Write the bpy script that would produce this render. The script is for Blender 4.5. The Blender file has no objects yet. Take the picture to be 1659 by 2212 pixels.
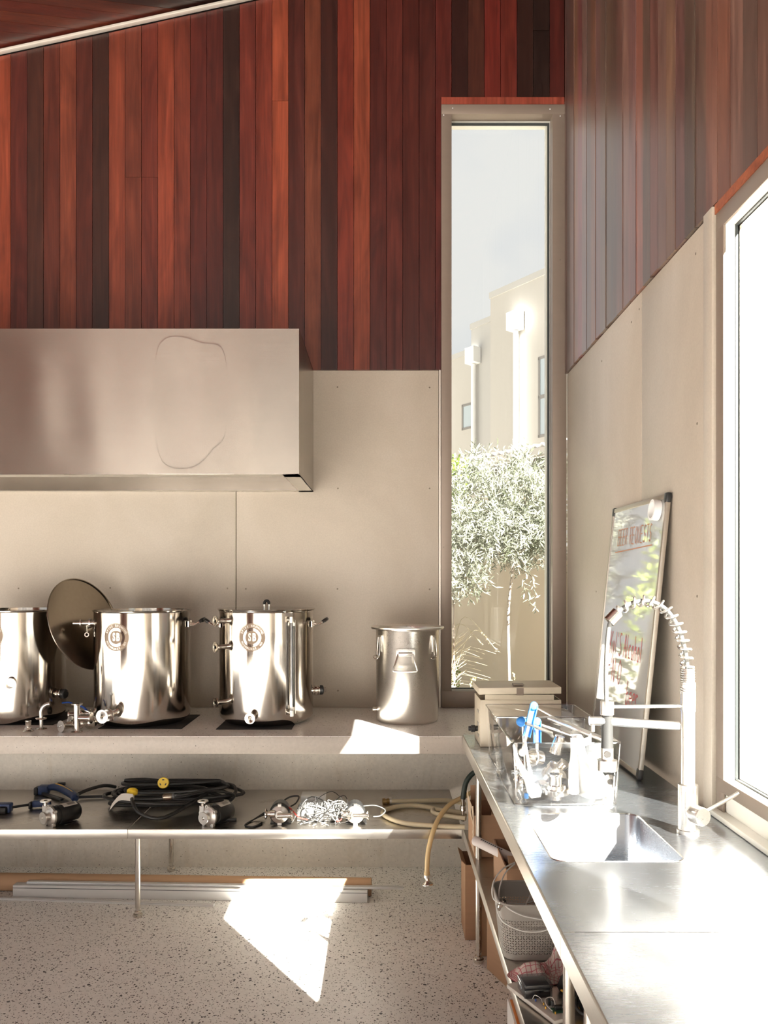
import bpy, bmesh, math, random
from mathutils import Vector, Matrix
random.seed(7)
SC = bpy.context.scene
COL = SC.collection
# ------------------------------------------------------------------ camera
F, CX, CY, H, D = 1806.0, 829.5, 1248.0, 1.606, 4.648     # focal px, principal point, eye height, back wall
cam_d = bpy.data.cameras.new('camera'); cam = bpy.data.objects.new('camera', cam_d); COL.objects.link(cam)
cam.location = (0, 0, H); cam.rotation_euler = (math.pi/2, 0, 0)
cam_d.sensor_fit = 'HORIZONTAL'; cam_d.sensor_width = 36; cam_d.lens = 36*F/1659
cam_d.shift_y = (CY-1106)/1659; cam_d.clip_start = .05; cam_d.clip_end = 300
SC.camera = cam
# ------------------------------------------------------------------ light
vs = SC.view_settings
vs.view_transform = 'Standard'; vs.look = 'None'; vs.gamma = 1; vs.use_curve_mapping = False
vs.exposure = 2.15
SUN_DIR = Vector((-.68, 1.06, -1)).normalized()
sun_d = bpy.data.lights.new('sun', 'SUN'); sun_d.energy = 17.5; sun_d.angle = math.radians(.6); sun_d.color = (1, .945, .875)
sun = bpy.data.objects.new('sun', sun_d); COL.objects.link(sun); sun.location = (8, -12, 14)
sun.rotation_euler = SUN_DIR.to_track_quat('-Z', 'Y').to_euler()
W = bpy.data.worlds.new('sky'); SC.world = W; W.use_nodes = True
wn, wl = W.node_tree.nodes, W.node_tree.links; wn.clear()
wo = wn.new('ShaderNodeOutputWorld'); wb = wn.new('ShaderNodeBackground'); wl.new(wb.outputs[0], wo.inputs[0])
tc = wn.new('ShaderNodeTexCoord'); nz = wn.new('ShaderNodeTexNoise'); wl.new(tc.outputs['Generated'], nz.inputs['Vector'])
nz.inputs['Scale'].default_value = 4.5; nz.inputs['Detail'].default_value = 4; nz.inputs['Roughness'].default_value = .5
cr = wn.new('ShaderNodeValToRGB'); wl.new(nz.outputs['Fac'], cr.inputs[0])
cr.color_ramp.elements[0].position = .36; cr.color_ramp.elements[0].color = (.80, .83, .88, 1)
cr.color_ramp.elements[1].position = .56; cr.color_ramp.elements[1].color = (.96, .95, .93, 1)
wl.new(cr.outputs[0], wb.inputs[0]); wb.inputs[1].default_value = .208

# ------------------------------------------------------------------ helpers
def P(px, py, Y): return Vector(((px-CX)*Y/F, Y, H-(py-CY)*Y/F))
def onz(px, py, z): return P(px, py, (H-z)*F/(py-CY))
def lin(c):
    return tuple(((v/255)/12.92 if v/255 <= .04045 else ((v/255+.055)/1.055)**2.4) for v in c)
def frame(axis):
    a = Vector(axis).normalized()
    t = Vector((0, 0, 1)) if abs(a.z) < .9 else Vector((1, 0, 0))
    u = a.cross(t).normalized(); v = a.cross(u).normalized()
    return a, u, v
def worldloc(o):
    l = Vector((0, 0, 0))
    while o: l = l+o.location; o = o.parent
    return l
def tag(o, label=None, cat=None, group=None, kind=None):
    if label: o['label'] = label
    if cat: o['category'] = cat
    if group: o['group'] = group
    if kind: o['kind'] = kind
    return o
def thing(name, label, cat, loc=(0, 0, 0), group=None):
    o = bpy.data.objects.new(name, None); COL.objects.link(o); o.location = loc; o.empty_display_size = .05
    return tag(o, label, cat, group)
def rot(p, c, axis, a):
    return Matrix.Rotation(a, 3, axis) @ (Vector(p)-Vector(c)) + Vector(c)
def smoothpath(pts, n=8, closed=False):
    pts = [Vector(p) for p in pts]; out = []
    m = len(pts)
    for i in range(m if closed else m-1):
        if closed: p0, p1, p2, p3 = pts[i-1], pts[i], pts[(i+1) % m], pts[(i+2) % m]
        else: p0, p1, p2, p3 = pts[max(i-1, 0)], pts[i], pts[i+1], pts[min(i+2, m-1)]
        for k in range(n):
            t = k/n
            out.append(.5*((2*p1)+(p2-p0)*t+(2*p0-5*p1+4*p2-p3)*t*t+(3*p1-p0-3*p2+p3)*t*t*t))
    if not closed: out.append(pts[-1])
    return out

class MB:
    def __init__(s): s.v = []; s.f = []; s.uv = None
    def add(s, vs, fs):
        b = len(s.v); s.v += [Vector(x) for x in vs]; s.f += [[b+i for i in f] for f in fs]; return s
    def box(s, x0, x1, y0, y1, z0, z1):
        return s.add([(x, y, z) for z in (z0, z1) for y in (y0, y1) for x in (x0, x1)],
                     [(0, 2, 3, 1), (4, 5, 7, 6), (0, 1, 5, 4), (2, 6, 7, 3), (0, 4, 6, 2), (1, 3, 7, 5)])
    def obox(s, c, ax, ay, az):
        c, ax, ay, az = map(Vector, (c, ax, ay, az))
        vs = [c+sx*ax+sy*ay+sz*az for sz in (-1, 1) for sy in (-1, 1) for sx in (-1, 1)]
        return s.add(vs, [(0, 2, 3, 1), (4, 5, 7, 6), (0, 1, 5, 4), (2, 6, 7, 3), (0, 4, 6, 2), (1, 3, 7, 5)])
    def bar(s, p0, p1, w, h, up=(0, 0, 1)):
        p0, p1 = Vector(p0), Vector(p1); a = (p1-p0); L = a.length; a.normalize(); up = Vector(up)
        sd = a.cross(up).normalized(); u = sd.cross(a).normalized()
        return s.obox((p0+p1)/2, a*L/2, sd*w/2, u*h/2)
    def rev(s, p, axis, prof, n=24, a0=0, a1=2*math.pi):
        a, u, v = frame(axis); p = Vector(p); full = abs(a1-a0-2*math.pi) < 1e-6
        m = n if full else n+1; rings = []
        for t, r in prof:
            if r < 1e-7: rings.append([len(s.v)]); s.v.append(p+a*t)
            else:
                rings.append(list(range(len(s.v), len(s.v)+m)))
                for i in range(m):
                    th = a0+(a1-a0)*i/n; s.v.append(p+a*t+u*(r*math.cos(th))+v*(r*math.sin(th)))
        for A, B in zip(rings, rings[1:]):
            for i in range(n):
                j = (i+1) % m
                if len(A) == 1 and len(B) == 1: continue
                if len(A) == 1: s.f.append([A[0], B[i], B[j]])
                elif len(B) == 1: s.f.append([A[i], B[0], A[j]])
                else: s.f.append([A[i], B[i], B[j], A[j]])
        return s
    def cyl(s, p0, p1, r0, r1=None, n=16):
        p0, p1 = Vector(p0), Vector(p1); r1 = r0 if r1 is None else r1; L = (p1-p0).length
        return s.rev(p0, p1-p0, [(0, 0), (0, r0), (L, r1), (L, 0)], n)
    def tube(s, pts, r, n=8, closed=False, flat=1.0):
        pts = [Vector(p) for p in pts]; m = len(pts); rings = []
        if m < 2: return s
        T = []
        for i in range(m):
            if closed: t = pts[(i+1) % m]-pts[i-1]
            else: t = pts[min(i+1, m-1)]-pts[max(i-1, 0)]
            T.append(t.normalized() if t.length > 1e-9 else Vector((0, 0, 1)))
        _, u, v = frame(T[0])
        for i in range(m):
            u = (u-T[i]*u.dot(T[i]))
            u = u.normalized() if u.length > 1e-6 else frame(T[i])[1]
            v = T[i].cross(u)
            rr = r[i] if isinstance(r, (list, tuple)) else r
            rings.append(list(range(len(s.v), len(s.v)+n)))
            for k in range(n):
                th = 2*math.pi*k/n; s.v.append(pts[i]+u*(rr*math.cos(th))+v*(rr*flat*math.sin(th)))
        for i in range(m if closed else m-1):
            A, B = rings[i], rings[(i+1) % m]
            for k in range(n): s.f.append([A[k], A[(k+1) % n], B[(k+1) % n], B[k]])
        if not closed: s.f.append(rings[0][::-1]); s.f.append(rings[-1])
        return s
    def ext(s, poly, vec):
        poly = [Vector(p) for p in poly]; vec = Vector(vec); n = len(poly); b = len(s.v)
        s.v += poly+[p+vec for p in poly]
        s.f.append([b+i for i in range(n)][::-1]); s.f.append([b+n+i for i in range(n)])
        for i in range(n): j = (i+1) % n; s.f.append([b+i, b+j, b+n+j, b+n+i])
        return s
    def xf(s, fn): s.v = [Vector(fn(p)) for p in s.v]; return s
    def build(s, name, mat, parent=None, loc=None, smooth=True, bevel=0, seg=2, ang=38):
        me = bpy.data.meshes.new(name)
        base = worldloc(parent) if parent else Vector((0, 0, 0))
        if loc is None:
            if parent: loc = Vector((0, 0, 0))
            else:
                xs = [p.x for p in s.v]; ys = [p.y for p in s.v]
                loc = Vector(((min(xs)+max(xs))/2, (min(ys)+max(ys))/2, min(p.z for p in s.v)))
        loc = Vector(loc); off = base+loc
        me.from_pydata([tuple(p-off) for p in s.v], [], s.f)
        bm = bmesh.new(); bm.from_mesh(me); bmesh.ops.recalc_face_normals(bm, faces=bm.faces)
        if bevel:
            es = [e for e in bm.edges if len(e.link_faces) == 2 and e.calc_face_angle(0) > math.radians(40)]
            bmesh.ops.bevel(bm, geom=es, offset=bevel, segments=seg, affect='EDGES', profile=.5, clamp_overlap=True)
        bm.to_mesh(me); bm.free()
        if smooth:
            me.polygons.foreach_set('use_smooth', [True]*len(me.polygons))
            me.set_sharp_from_angle(angle=math.radians(ang))
        me.materials.append(MT[mat] if isinstance(mat, str) else mat)
        o = bpy.data.objects.new(name, me); COL.objects.link(o); o.parent = parent; o.location = loc
        return o
def copy_tree(o, parent=None):
    c = o.copy(); COL.objects.link(c); c.parent = parent
    for ch in list(o.children): copy_tree(ch, c)
    return c
def place(root, M):                         # rigid placement of a finished thing
    root.matrix_world = M

# ------------------------------------------------------------------ materials
MT = {}
def mat(name):
    m = bpy.data.materials.new(name); m.use_nodes = True; nt = m.node_tree; nt.nodes.clear()
    o = nt.nodes.new('ShaderNodeOutputMaterial'); MT[name] = m
    def N(t, **k):
        n = nt.nodes.new('ShaderNode'+t)
        for a, b in k.items():
            if hasattr(n, a) and not a.startswith('i_'): setattr(n, a, b)
        return n
    def L(a, b): nt.links.new(a, b)
    return m, N, L, o
def mathn(N, L, op, a, b=None, c=None):
    n = N('Math'); n.operation = op
    for i, x in enumerate((a, b, c)):
        if x is None: continue
        if isinstance(x, (int, float)): n.inputs[i].default_value = x
        else: L(x, n.inputs[i])
    return n.outputs[0]
def coords(N, L, scale=(1, 1, 1), kind='Object', rnd=0):
    t = N('TexCoord'); v = t.outputs[kind]
    if rnd:
        oi = N('ObjectInfo'); va = N('VectorMath'); va.operation = 'ADD'
        sc = mathn(N, L, 'MULTIPLY', oi.outputs['Random'], rnd)
        L(v, va.inputs[0]); L(sc, va.inputs[1]); v = va.outputs[0]
    mp = N('Mapping'); mp.inputs['Scale'].default_value = scale; L(v, mp.inputs['Vector'])
    return mp.outputs[0]
def noise(N, L, vec, scale=1, detail=3, rough=.5, dist=0):
    n = N('TexNoise'); L(vec, n.inputs['Vector']); n.inputs['Scale'].default_value = scale
    n.inputs['Detail'].default_value = detail; n.inputs['Roughness'].default_value = rough; n.inputs['Distortion'].default_value = dist
    return n.outputs['Fac']
def ramp(N, L, fac, stops):
    r = N('ValToRGB'); L(fac, r.inputs[0]); e = r.color_ramp.elements
    while len(e) > 1: e.remove(e[-1])
    e[0].position = stops[0][0]; e[0].color = (*stops[0][1], 1)
    for p, c in stops[1:]: x = e.new(p); x.color = (*c, 1)
    return r.outputs[0]
def g(v): return (v, v, v)
def mixc(N, L, a, b, fac, mode='MIX'):
    n = N('MixRGB'); n.blend_type = mode
    for i, x in ((0, fac), (1, a), (2, b)):
        if isinstance(x, (int, float)): n.inputs[i].default_value = x
        elif isinstance(x, tuple): n.inputs[i].default_value = (*x[:3], 1)
        else: L(x, n.inputs[i])
    return n.outputs[0]
def bumpn(N, L, h, strength, dist=.01):
    b = N('Bump'); b.inputs['Strength'].default_value = strength; b.inputs['Distance'].default_value = dist; L(h, b.inputs['Height'])
    return b.outputs[0]
def simple(name, col, rough=.5, metal=0, var=0, vscale=(20, 20, 20), bump=0, bscale=(40, 40, 40), bdist=.002, spec=.5, coat=0,
           rvar=0, rscale=(5, 5, 5), emit=None, aniso=0, sheen=0, trans=0, sss=0):
    m, N, L, o = mat(name)
    b = N('BsdfPrincipled'); L(b.outputs[0], o.inputs[0])
    col = tuple(col); b.inputs['Base Color'].default_value = (*col, 1)
    b.inputs['Roughness'].default_value = rough; b.inputs['Metallic'].default_value = metal
    b.inputs['Specular IOR Level'].default_value = spec; b.inputs['Coat Weight'].default_value = coat
    b.inputs['Anisotropic'].default_value = aniso; b.inputs['Sheen Weight'].default_value = sheen
    b.inputs['Transmission Weight'].default_value = trans
    if sss: b.inputs['Subsurface Weight'].default_value = sss; b.inputs['Subsurface Radius'].default_value = (.02, .02, .02)
    if var:
        n = noise(N, L, coords(N, L, vscale), 1, 4)
        L(mixc(N, L, tuple(c*(1-var) for c in col), tuple(min(1, c*(1+var)) for c in col), n), b.inputs['Base Color'])
    if rvar:
        n = noise(N, L, coords(N, L, rscale), 1, 4, .6)
        L(mathn(N, L, 'MULTIPLY_ADD', n, 2*rvar, rough-rvar), b.inputs['Roughness'])
    if bump:
        L(bumpn(N, L, noise(N, L, coords(N, L, bscale), 1, 3), bump, bdist), b.inputs['Normal'])
    return m
def wood(name, along, grain=1.0, rough=.36, gloss=.5, coat=0):
    m, N, L, o = mat(name); b = N('BsdfPrincipled'); L(b.outputs[0], o.inputs[0])
    s1 = [16, 16, 16]; s1[along] = .9; s2 = [90, 90, 90]; s2[along] = 2.2; s3 = [6, 6, 6]; s3[along] = 1.2
    n1 = noise(N, L, coords(N, L, s1, rnd=83), 1, 5, .6, 1.8)
    n2 = noise(N, L, coords(N, L, s2, rnd=31), 1, 3, .6, .4)
    n3 = noise(N, L, coords(N, L, s3, rnd=57), 1, 2, .5, 3.0)
    oi = N('ObjectInfo')
    k1 = ramp(N, L, n1, [(.22, (.50, .44, .42)), (.45, (.88, .86, .85)), (.62, (1.12, 1.14, 1.12)), (.85, (1.55, 1.75, 1.7))])
    k2 = ramp(N, L, n2, [(.25, g(.80)), (.7, g(1.15))])
    k3 = ramp(N, L, n3, [(.3, (.72, .68, .66)), (.55, g(1)), (.8, (1.25, 1.3, 1.25))])
    c = mixc(N, L, oi.outputs['Color'], k1, 1, 'MULTIPLY'); c = mixc(N, L, c, k2, 1, 'MULTIPLY'); c = mixc(N, L, c, k3, 1, 'MULTIPLY')
    L(c, b.inputs['Base Color']); b.inputs['Specular IOR Level'].default_value = gloss
    b.inputs['Coat Weight'].default_value = coat; b.inputs['Coat Roughness'].default_value = .38
    L(mathn(N, L, 'MULTIPLY_ADD', n1, .22, rough-.1), b.inputs['Roughness'])
    L(bumpn(N, L, n2, .25, .0012), b.inputs['Normal'])
wood('timber_v', 2); wood('timber_ceiling', 0); wood('timber_sheen', 2, rough=.46, gloss=1.0, coat=.9)
simple('dark_gap', (.012, .007, .005), .9)
# fibre cement sheet: pale beige, faint cloudy mottling
m, N, L, o = mat('fibre_cement'); b = N('BsdfPrincipled'); L(b.outputs[0], o.inputs[0])
n1 = noise(N, L, coords(N, L, (1.6, 1.6, 1.1)), 1, 5, .55, .6); n2 = noise(N, L, coords(N, L, (140, 140, 140)), 1, 2)
c = ramp(N, L, n1, [(.28, (.435, .375, .305)), (.5, (.50, .435, .355)), (.74, (.56, .495, .42))])
L(mixc(N, L, c, ramp(N, L, n2, [(.3, g(.95)), (.7, g(1.03))]), 1, 'MULTIPLY'), b.inputs['Base Color'])
b.inputs['Roughness'].default_value = .42; b.inputs['Specular IOR Level'].default_value = .45
def speckle(N, L, vec, scale, thr, keep, edge=.06):
    wv = noise(N, L, vec, scale*.8, 2); va = N('VectorMath'); va.operation = 'MULTIPLY_ADD'
    L(vec, va.inputs[0]); va.inputs[1].default_value = (1, 1, 1)
    s = N('VectorMath'); s.operation = 'SCALE'; s.inputs['Scale'].default_value = .5/scale
    nn = N('TexNoise'); L(vec, nn.inputs['Vector']); nn.inputs['Scale'].default_value = scale*1.3; nn.inputs['Detail'].default_value = 1
    L(nn.outputs['Color'], s.inputs[0]); L(s.outputs[0], va.inputs[2])
    v = N('TexVoronoi'); v.inputs['Scale'].default_value = scale; L(va.outputs[0], v.inputs['Vector'])
    sep = N('SeparateColor'); L(v.outputs['Color'], sep.inputs[0])
    on = mathn(N, L, 'LESS_THAN', sep.outputs[0], keep)
    rad = mathn(N, L, 'MULTIPLY_ADD', sep.outputs[1], thr*.7, thr*.45)
    mask = mathn(N, L, 'MULTIPLY', on, mathn(N, L, 'LESS_THAN', v.outputs['Distance'], rad))
    return mask, sep.outputs[2]
def concrete(name, base, chips, rough=.35, cloud=.12, spec=.5, stain=0):
    m, N, L, o = mat(name); b = N('BsdfPrincipled'); L(b.outputs[0], o.inputs[0])
    vec = coords(N, L)
    n1 = noise(N, L, vec, 2.2, 5, .6, .5); n2 = noise(N, L, vec, 60, 3, .6)
    c = ramp(N, L, n1, [(.25, tuple(x*(1-cloud) for x in base)), (.75, tuple(min(1, x*(1+cloud)) for x in base))])
    c = mixc(N, L, c, ramp(N, L, n2, [(.3, g(.93)), (.7, g(1.05))]), 1, 'MULTIPLY')
    if stain:
        n4 = noise(N, L, coords(N, L, (9, 9, 2.0)), 1, 4, .6, 1.0)
        c = mixc(N, L, c, ramp(N, L, n4, [(.55, g(1)), (.8, (1-stain, 1-stain*1.35, 1-stain*1.8))]), 1, 'MULTIPLY')
    for sc_, th, kp, dk in chips:
        mk, rc = speckle(N, L, vec, sc_, th, kp)
        cc = ramp(N, L, rc, [(0, tuple(dk)), (.6, tuple(x*1.5 for x in dk)), (1, tuple(x*2.6 for x in dk))])
        c = mixc(N, L, c, cc, mk)
    L(c, b.inputs['Base Color']); b.inputs['Roughness'].default_value = rough; b.inputs['Specular IOR Level'].default_value = spec
    L(bumpn(N, L, n2, .12, .002), b.inputs['Normal'])
concrete('terrazzo', (.86, .845, .81), [(82, .34, .32, (.035, .034, .03)), (150, .36, .40, (.07, .065, .055)), (46, .28, .10, (.03, .03, .028))], .38, .07)
concrete('slab_concrete', (.50, .45, .395), [(75, .22, .10, (.09, .08, .065)), (140, .22, .16, (.12, .10, .08))], .38, .08)
concrete('slab_polished', (.80, .77, .73), [(80, .30, .22, (.20, .185, .16)), (140, .30, .3, (.25, .23, .20)), (45, .22, .07, (.10, .09, .08))], .28, .08)
concrete('wall_concrete', (.74, .69, .62), [(55, .20, .05, (.16, .14, .11)), (120, .22, .12, (.18, .16, .13))], .5, .10, stain=.12)
# brushed steels
def steel(name, col, rough, brush, bstr=.12, wave=None, wstr=.1, wdist=.02, rv=.08, aniso=0, met=1, arot=0):
    m, N, L, o = mat(name); b = N('BsdfPrincipled'); L(b.outputs[0], o.inputs[0])
    b.inputs['Base Color'].default_value = (*col, 1); b.inputs['Metallic'].default_value = met
    nb = noise(N, L, coords(N, L, brush), 1, 3, .7)
    nc = noise(N, L, coords(N, L, (3.1, 3.1, 3.1)), 1, 4, .6, .5)
    r = mathn(N, L, 'MULTIPLY_ADD', nb, rv, rough-rv/2); r = mathn(N, L, 'MULTIPLY_ADD', nc, rv, r)
    L(r, b.inputs['Roughness'])
    L(mixc(N, L, tuple(x*.86 for x in col), tuple(min(1, x*1.08) for x in col), nb), b.inputs['Base Color'])
    nrm = N('Bump'); nrm.inputs['Strength'].default_value = bstr; nrm.inputs['Distance'].default_value = .0006; L(nb, nrm.inputs['Height'])
    if wave:
        w = N('Bump'); w.inputs['Strength'].default_value = wstr; w.inputs['Distance'].default_value = wdist
        L(noise(N, L, coords(N, L, wave), 1, 1, .4, .3), w.inputs['Height']); L(nrm.outputs[0], w.inputs['Normal']); nrm = w
    if aniso: b.inputs['Anisotropic'].default_value = aniso; b.inputs['Anisotropic Rotation'].default_value = arot
    L(nrm.outputs[0], b.inputs['Normal'])
steel('steel_kettle', (.56, .52, .465), .09, (60, 60, 900), .05, (1.2, 1.2, 2.5), .25, .015, .05)
steel('steel_hood', (.40, .355, .305), .20, (4, 60, 500), .05, None, aniso=.8, arot=.25)
steel('steel_bench', (.50, .53, .57), .20, (30, 400, 400), .10, (3.0, 2.2, 2.0), .5, .03, .12, met=.97)
steel('steel_shelf', (.58, .54, .49), .24, (20, 400, 400), .10, (2, 2, 2), .2, .012, .10)
steel('steel_edge', (.70, .67, .62), .28, (20, 20, 400), .10)
steel('steel_tube', (.66, .62, .56), .22, (300, 300, 30), .08)
steel('steel_polished', (.74, .70, .64), .12, (200, 200, 200), .03)
steel('steel_satin', (.74, .71, .66), .25, (300, 300, 300), .05)
steel('steel_cast', (.72, .69, .65), .36, (160, 160, 160), .25)
steel('alu_frame', (.62, .57, .50), .42, (30, 30, 300), .05)
steel('steel_lid', (.36, .31, .25), .2, (60, 60, 60), .06, rv=.06)
simple('frame_bronze', (.26, .205, .165), .42, .25, .05, (10, 10, 40), spec=.4)
simple('frame_inner', (.70, .68, .62), .4, .05)
simple('gasket', (.03, .035, .035), .5)
simple('white_metal', (.80, .80, .79), .4)
simple('screw_head', (.22, .18, .14), .45, .6)
simple('badge_etch', (.25, .185, .13), .42, .35)
simple('black_rubber', (.014, .013, .012), .42)
simple('black_mat', (.02, .019, .019), .6)
simple('black_plastic', (.02, .02, .02), .35)
simple('black_paint', (.016, .016, .016), .28, coat=.3)
simple('grip_black', (.035, .035, .034), .45, bump=.2, bscale=(200, 200, 200))
simple('cable_black', (.018, .017, .016), .42, bump=.1, bscale=(90, 90, 90))
simple('wire_grey', (.10, .10, .098), .4)
simple('wire_red', (.45, .05, .04), .45)
simple('wire_white', (.72, .70, .66), .5)
simple('wire_yellow', (.75, .42, .05), .5)
simple('wire_green', (.06, .30, .14), .5)
simple('yellow_plug', (.75, .50, .035), .4)
simple('clamp_blue', (.025, .05, .14), .4, var=.15)
simple('lever_blue', (.05, .27, .72), .35)
simple('valve_blue', (.03, .09, .38), .38)
simple('paper_label', (.62, .58, .53), .6)
simple('label_print', (.09, .08, .08), .6)
simple('brass', (.45, .30, .14), .35, 1)
simple('silicone', (.72, .63, .44), .38, spec=.5, sss=.2)
simple('silicone_amber', (.70, .52, .27), .36, spec=.5, sss=.2)
simple('hose_dark', (.022, .034, .028), .5)
simple('cardboard', (.40, .235, .135), .8, var=.10, vscale=(3, 3, 60))
simple('cardboard_torn', (.52, .40, .28), .9, var=.2, vscale=(60, 60, 60))
simple('tube_kraft', (.52, .325, .19), .7, var=.06, vscale=(2, 60, 60))
simple('paper_roll', (.74, .68, .64), .65)
simple('white_plastic', (.86, .85, .83), .35)
simple('milky_plastic', (.90, .89, .87), .32, sss=.3)
simple('board_plastic', (.60, .56, .50), .45, var=.06)
simple('profile_white', (.66, .65, .63), .38)
simple('profile_alu', (.74, .74, .74), .32, .8)
simple('enclosure_beige', (.62, .545, .42), .42, var=.03)
simple('basket_plastic', (.33, .30, .265), .5)
simple('orange_print', (.75, .26, .05), .55)
simple('carton_white', (.66, .63, .60), .55)
simple('pcb_green', (.04, .10, .06), .4)
simple('braid_grey', (.20, .20, .19), .4, .5, .5, (500, 500, 500), .5, (600, 600, 600))
simple('marker_red', (.60, .07, .08), .5)
simple('marker_brown', (.50, .20, .10), .5)
simple('board_white', (.50, .50, .48), .04, spec=1.0, coat=.5)
# clear glass / clear plastic: light passes straight through, surface keeps a Fresnel reflection
def clear(name, tint, ior, rough, extra=0):
    m, N, L, o = mat(name); t = N('BsdfTransparent'); t.inputs[0].default_value = (*tint, 1)
    gl = N('BsdfGlossy'); gl.inputs['Roughness'].default_value = rough; gl.inputs[0].default_value = (1, 1, 1, 1)
    lw = N('LayerWeight'); lw.inputs[0].default_value = .5; mx = N('MixShader')      # Schlick reflection, same on both faces
    f0 = ((ior-1)/(ior+1))**2+extra
    fac = mathn(N, L, 'MULTIPLY_ADD', mathn(N, L, 'POWER', lw.outputs['Facing'], 5), .9-f0, f0)
    L(fac, mx.inputs[0]); L(t.outputs[0], mx.inputs[1]); L(gl.outputs[0], mx.inputs[2]); L(mx.outputs[0], o.inputs[0])
clear('window_glass', (.97, .98, .97), 1.30, .0)
clear('acrylic', (.96, .955, .945), 1.36, .03, .03)
clear('acrylic_edge', (.86, .86, .85), 1.5, .1, .22)
clear('smoke_plastic', (.62, .63, .66), 1.45, .12, .05)
# exterior
simple('render_wall', (.46, .44, .41), .85, var=.03, vscale=(1, 1, 1))
simple('render_wall_cool', (.45, .44, .425), .85, var=.02, vscale=(1, 1, 1))
simple('garden_render', (.68, .58, .45), .9, var=.06, vscale=(1.5, 1.5, 1.5))
simple('white_render', (.84, .83, .81), .8)
simple('white_paint', (.82, .82, .81), .5)
simple('grey_frame', (.22, .21, .20), .5)
simple('far_glass', (.42, .48, .52), .12, 0, spec=.9)
simple('gutter_white', (.72, .70, .68), .5)
simple('beam_grey', (.17, .165, .155), .7)
simple('bark', (.36, .30, .25), .85, var=.3, vscale=(30, 30, 6))
simple('lawn', (.25, .235, .205), .95, var=.3, vscale=(3, 3, 3))
simple('soil', (.20, .15, .10), .95, var=.2)
simple('paving', (.55, .54, .53), .85, var=.08, vscale=(2, 2, 2))
def leaf(name, c1, c2, scale=9, tr=.3):
    m, N, L, o = mat(name); b = N('BsdfPrincipled')
    n = noise(N, L, coords(N, L, (scale,)*3), 1, 2)
    c = mixc(N, L, c1, c2, ramp(N, L, n, [(.35, g(0)), (.65, g(1))]))
    L(c, b.inputs['Base Color']); b.inputs['Roughness'].default_value = .45
    t = N('BsdfTranslucent'); L(c, t.inputs[0]); mx = N('MixShader'); mx.inputs[0].default_value = tr
    L(b.outputs[0], mx.inputs[1]); L(t.outputs[0], mx.inputs[2]); L(mx.outputs[0], o.inputs[0])
leaf('leaf_olive', (.11, .125, .08), (.30, .31, .26))
leaf('leaf_green', (.16, .24, .05), (.36, .42, .12))
leaf('grass_pale', (.52, .45, .30), (.70, .64, .50))
leaf('shrub_cream', (.42, .40, .18), (.66, .60, .36))
# towel check
m, N, L, o = mat('towel_check'); b = N('BsdfPrincipled'); L(b.outputs[0], o.inputs[0])
uvn = N('TexCoord'); sp = N('SeparateXYZ'); L(uvn.outputs['UV'], sp.inputs[0])
def band(x, per, w): return mathn(N, L, 'LESS_THAN', mathn(N, L, 'FRACT', mathn(N, L, 'MULTIPLY', x, per)), w)
k = mathn(N, L, 'MAXIMUM', band(sp.outputs[0], 11, .16), band(sp.outputs[1], 11, .16))
k2 = mathn(N, L, 'LESS_THAN', sp.outputs[0], .14)
k = mathn(N, L, 'MAXIMUM', k, mathn(N, L, 'MULTIPLY', k2, band(sp.outputs[0], 33, .6)))
L(mixc(N, L, (.62, .52, .46), (.42, .06, .09), mathn(N, L, 'MULTIPLY', k, .85)), b.inputs['Base Color']); b.inputs['Roughness'].default_value = .9
# perforated basket wall: four-petal holes
m, N, L, o = mat('basket_perforated'); b = N('BsdfPrincipled'); b.inputs['Base Color'].default_value = (.33, .30, .265, 1); b.inputs['Roughness'].default_value = .5
uvn = N('TexCoord'); sp = N('SeparateXYZ'); L(uvn.outputs['UV'], sp.inputs[0])
ax = mathn(N, L, 'ABSOLUTE', mathn(N, L, 'SUBTRACT', mathn(N, L, 'FRACT', sp.outputs[0]), .5))
ay = mathn(N, L, 'ABSOLUTE', mathn(N, L, 'SUBTRACT', mathn(N, L, 'FRACT', sp.outputs[1]), .5))
ss = mathn(N, L, 'MULTIPLY', mathn(N, L, 'ADD', ax, ay), .7071); tt = mathn(N, L, 'MULTIPLY', mathn(N, L, 'SUBTRACT', ax, ay), .7071)
q1 = mathn(N, L, 'POWER', mathn(N, L, 'DIVIDE', mathn(N, L, 'SUBTRACT', ss, .34), .19), 2)
q2 = mathn(N, L, 'POWER', mathn(N, L, 'ABSOLUTE', mathn(N, L, 'DIVIDE', tt, .075)), 2)
hole = mathn(N, L, 'LESS_THAN', mathn(N, L, 'ADD', q1, q2), 1)
tr = N('BsdfTransparent'); mx = N('MixShader'); L(hole, mx.inputs[0]); L(b.outputs[0], mx.inputs[1]); L(tr.outputs[0], mx.inputs[2]); L(mx.outputs[0], o.inputs[0])
# ================================================================== SETTING
def S(o): o['kind'] = 'structure'; return o
ZB, ZC = .894, .885          # steel bench top, concrete counter top
FY = -2.6                    # unseen open front of the room, set so sun reaches deep inside
S(MB().box(-5.2, 1.012, FY, D, -.12, 0).build('floor', 'terrazzo'))
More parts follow.
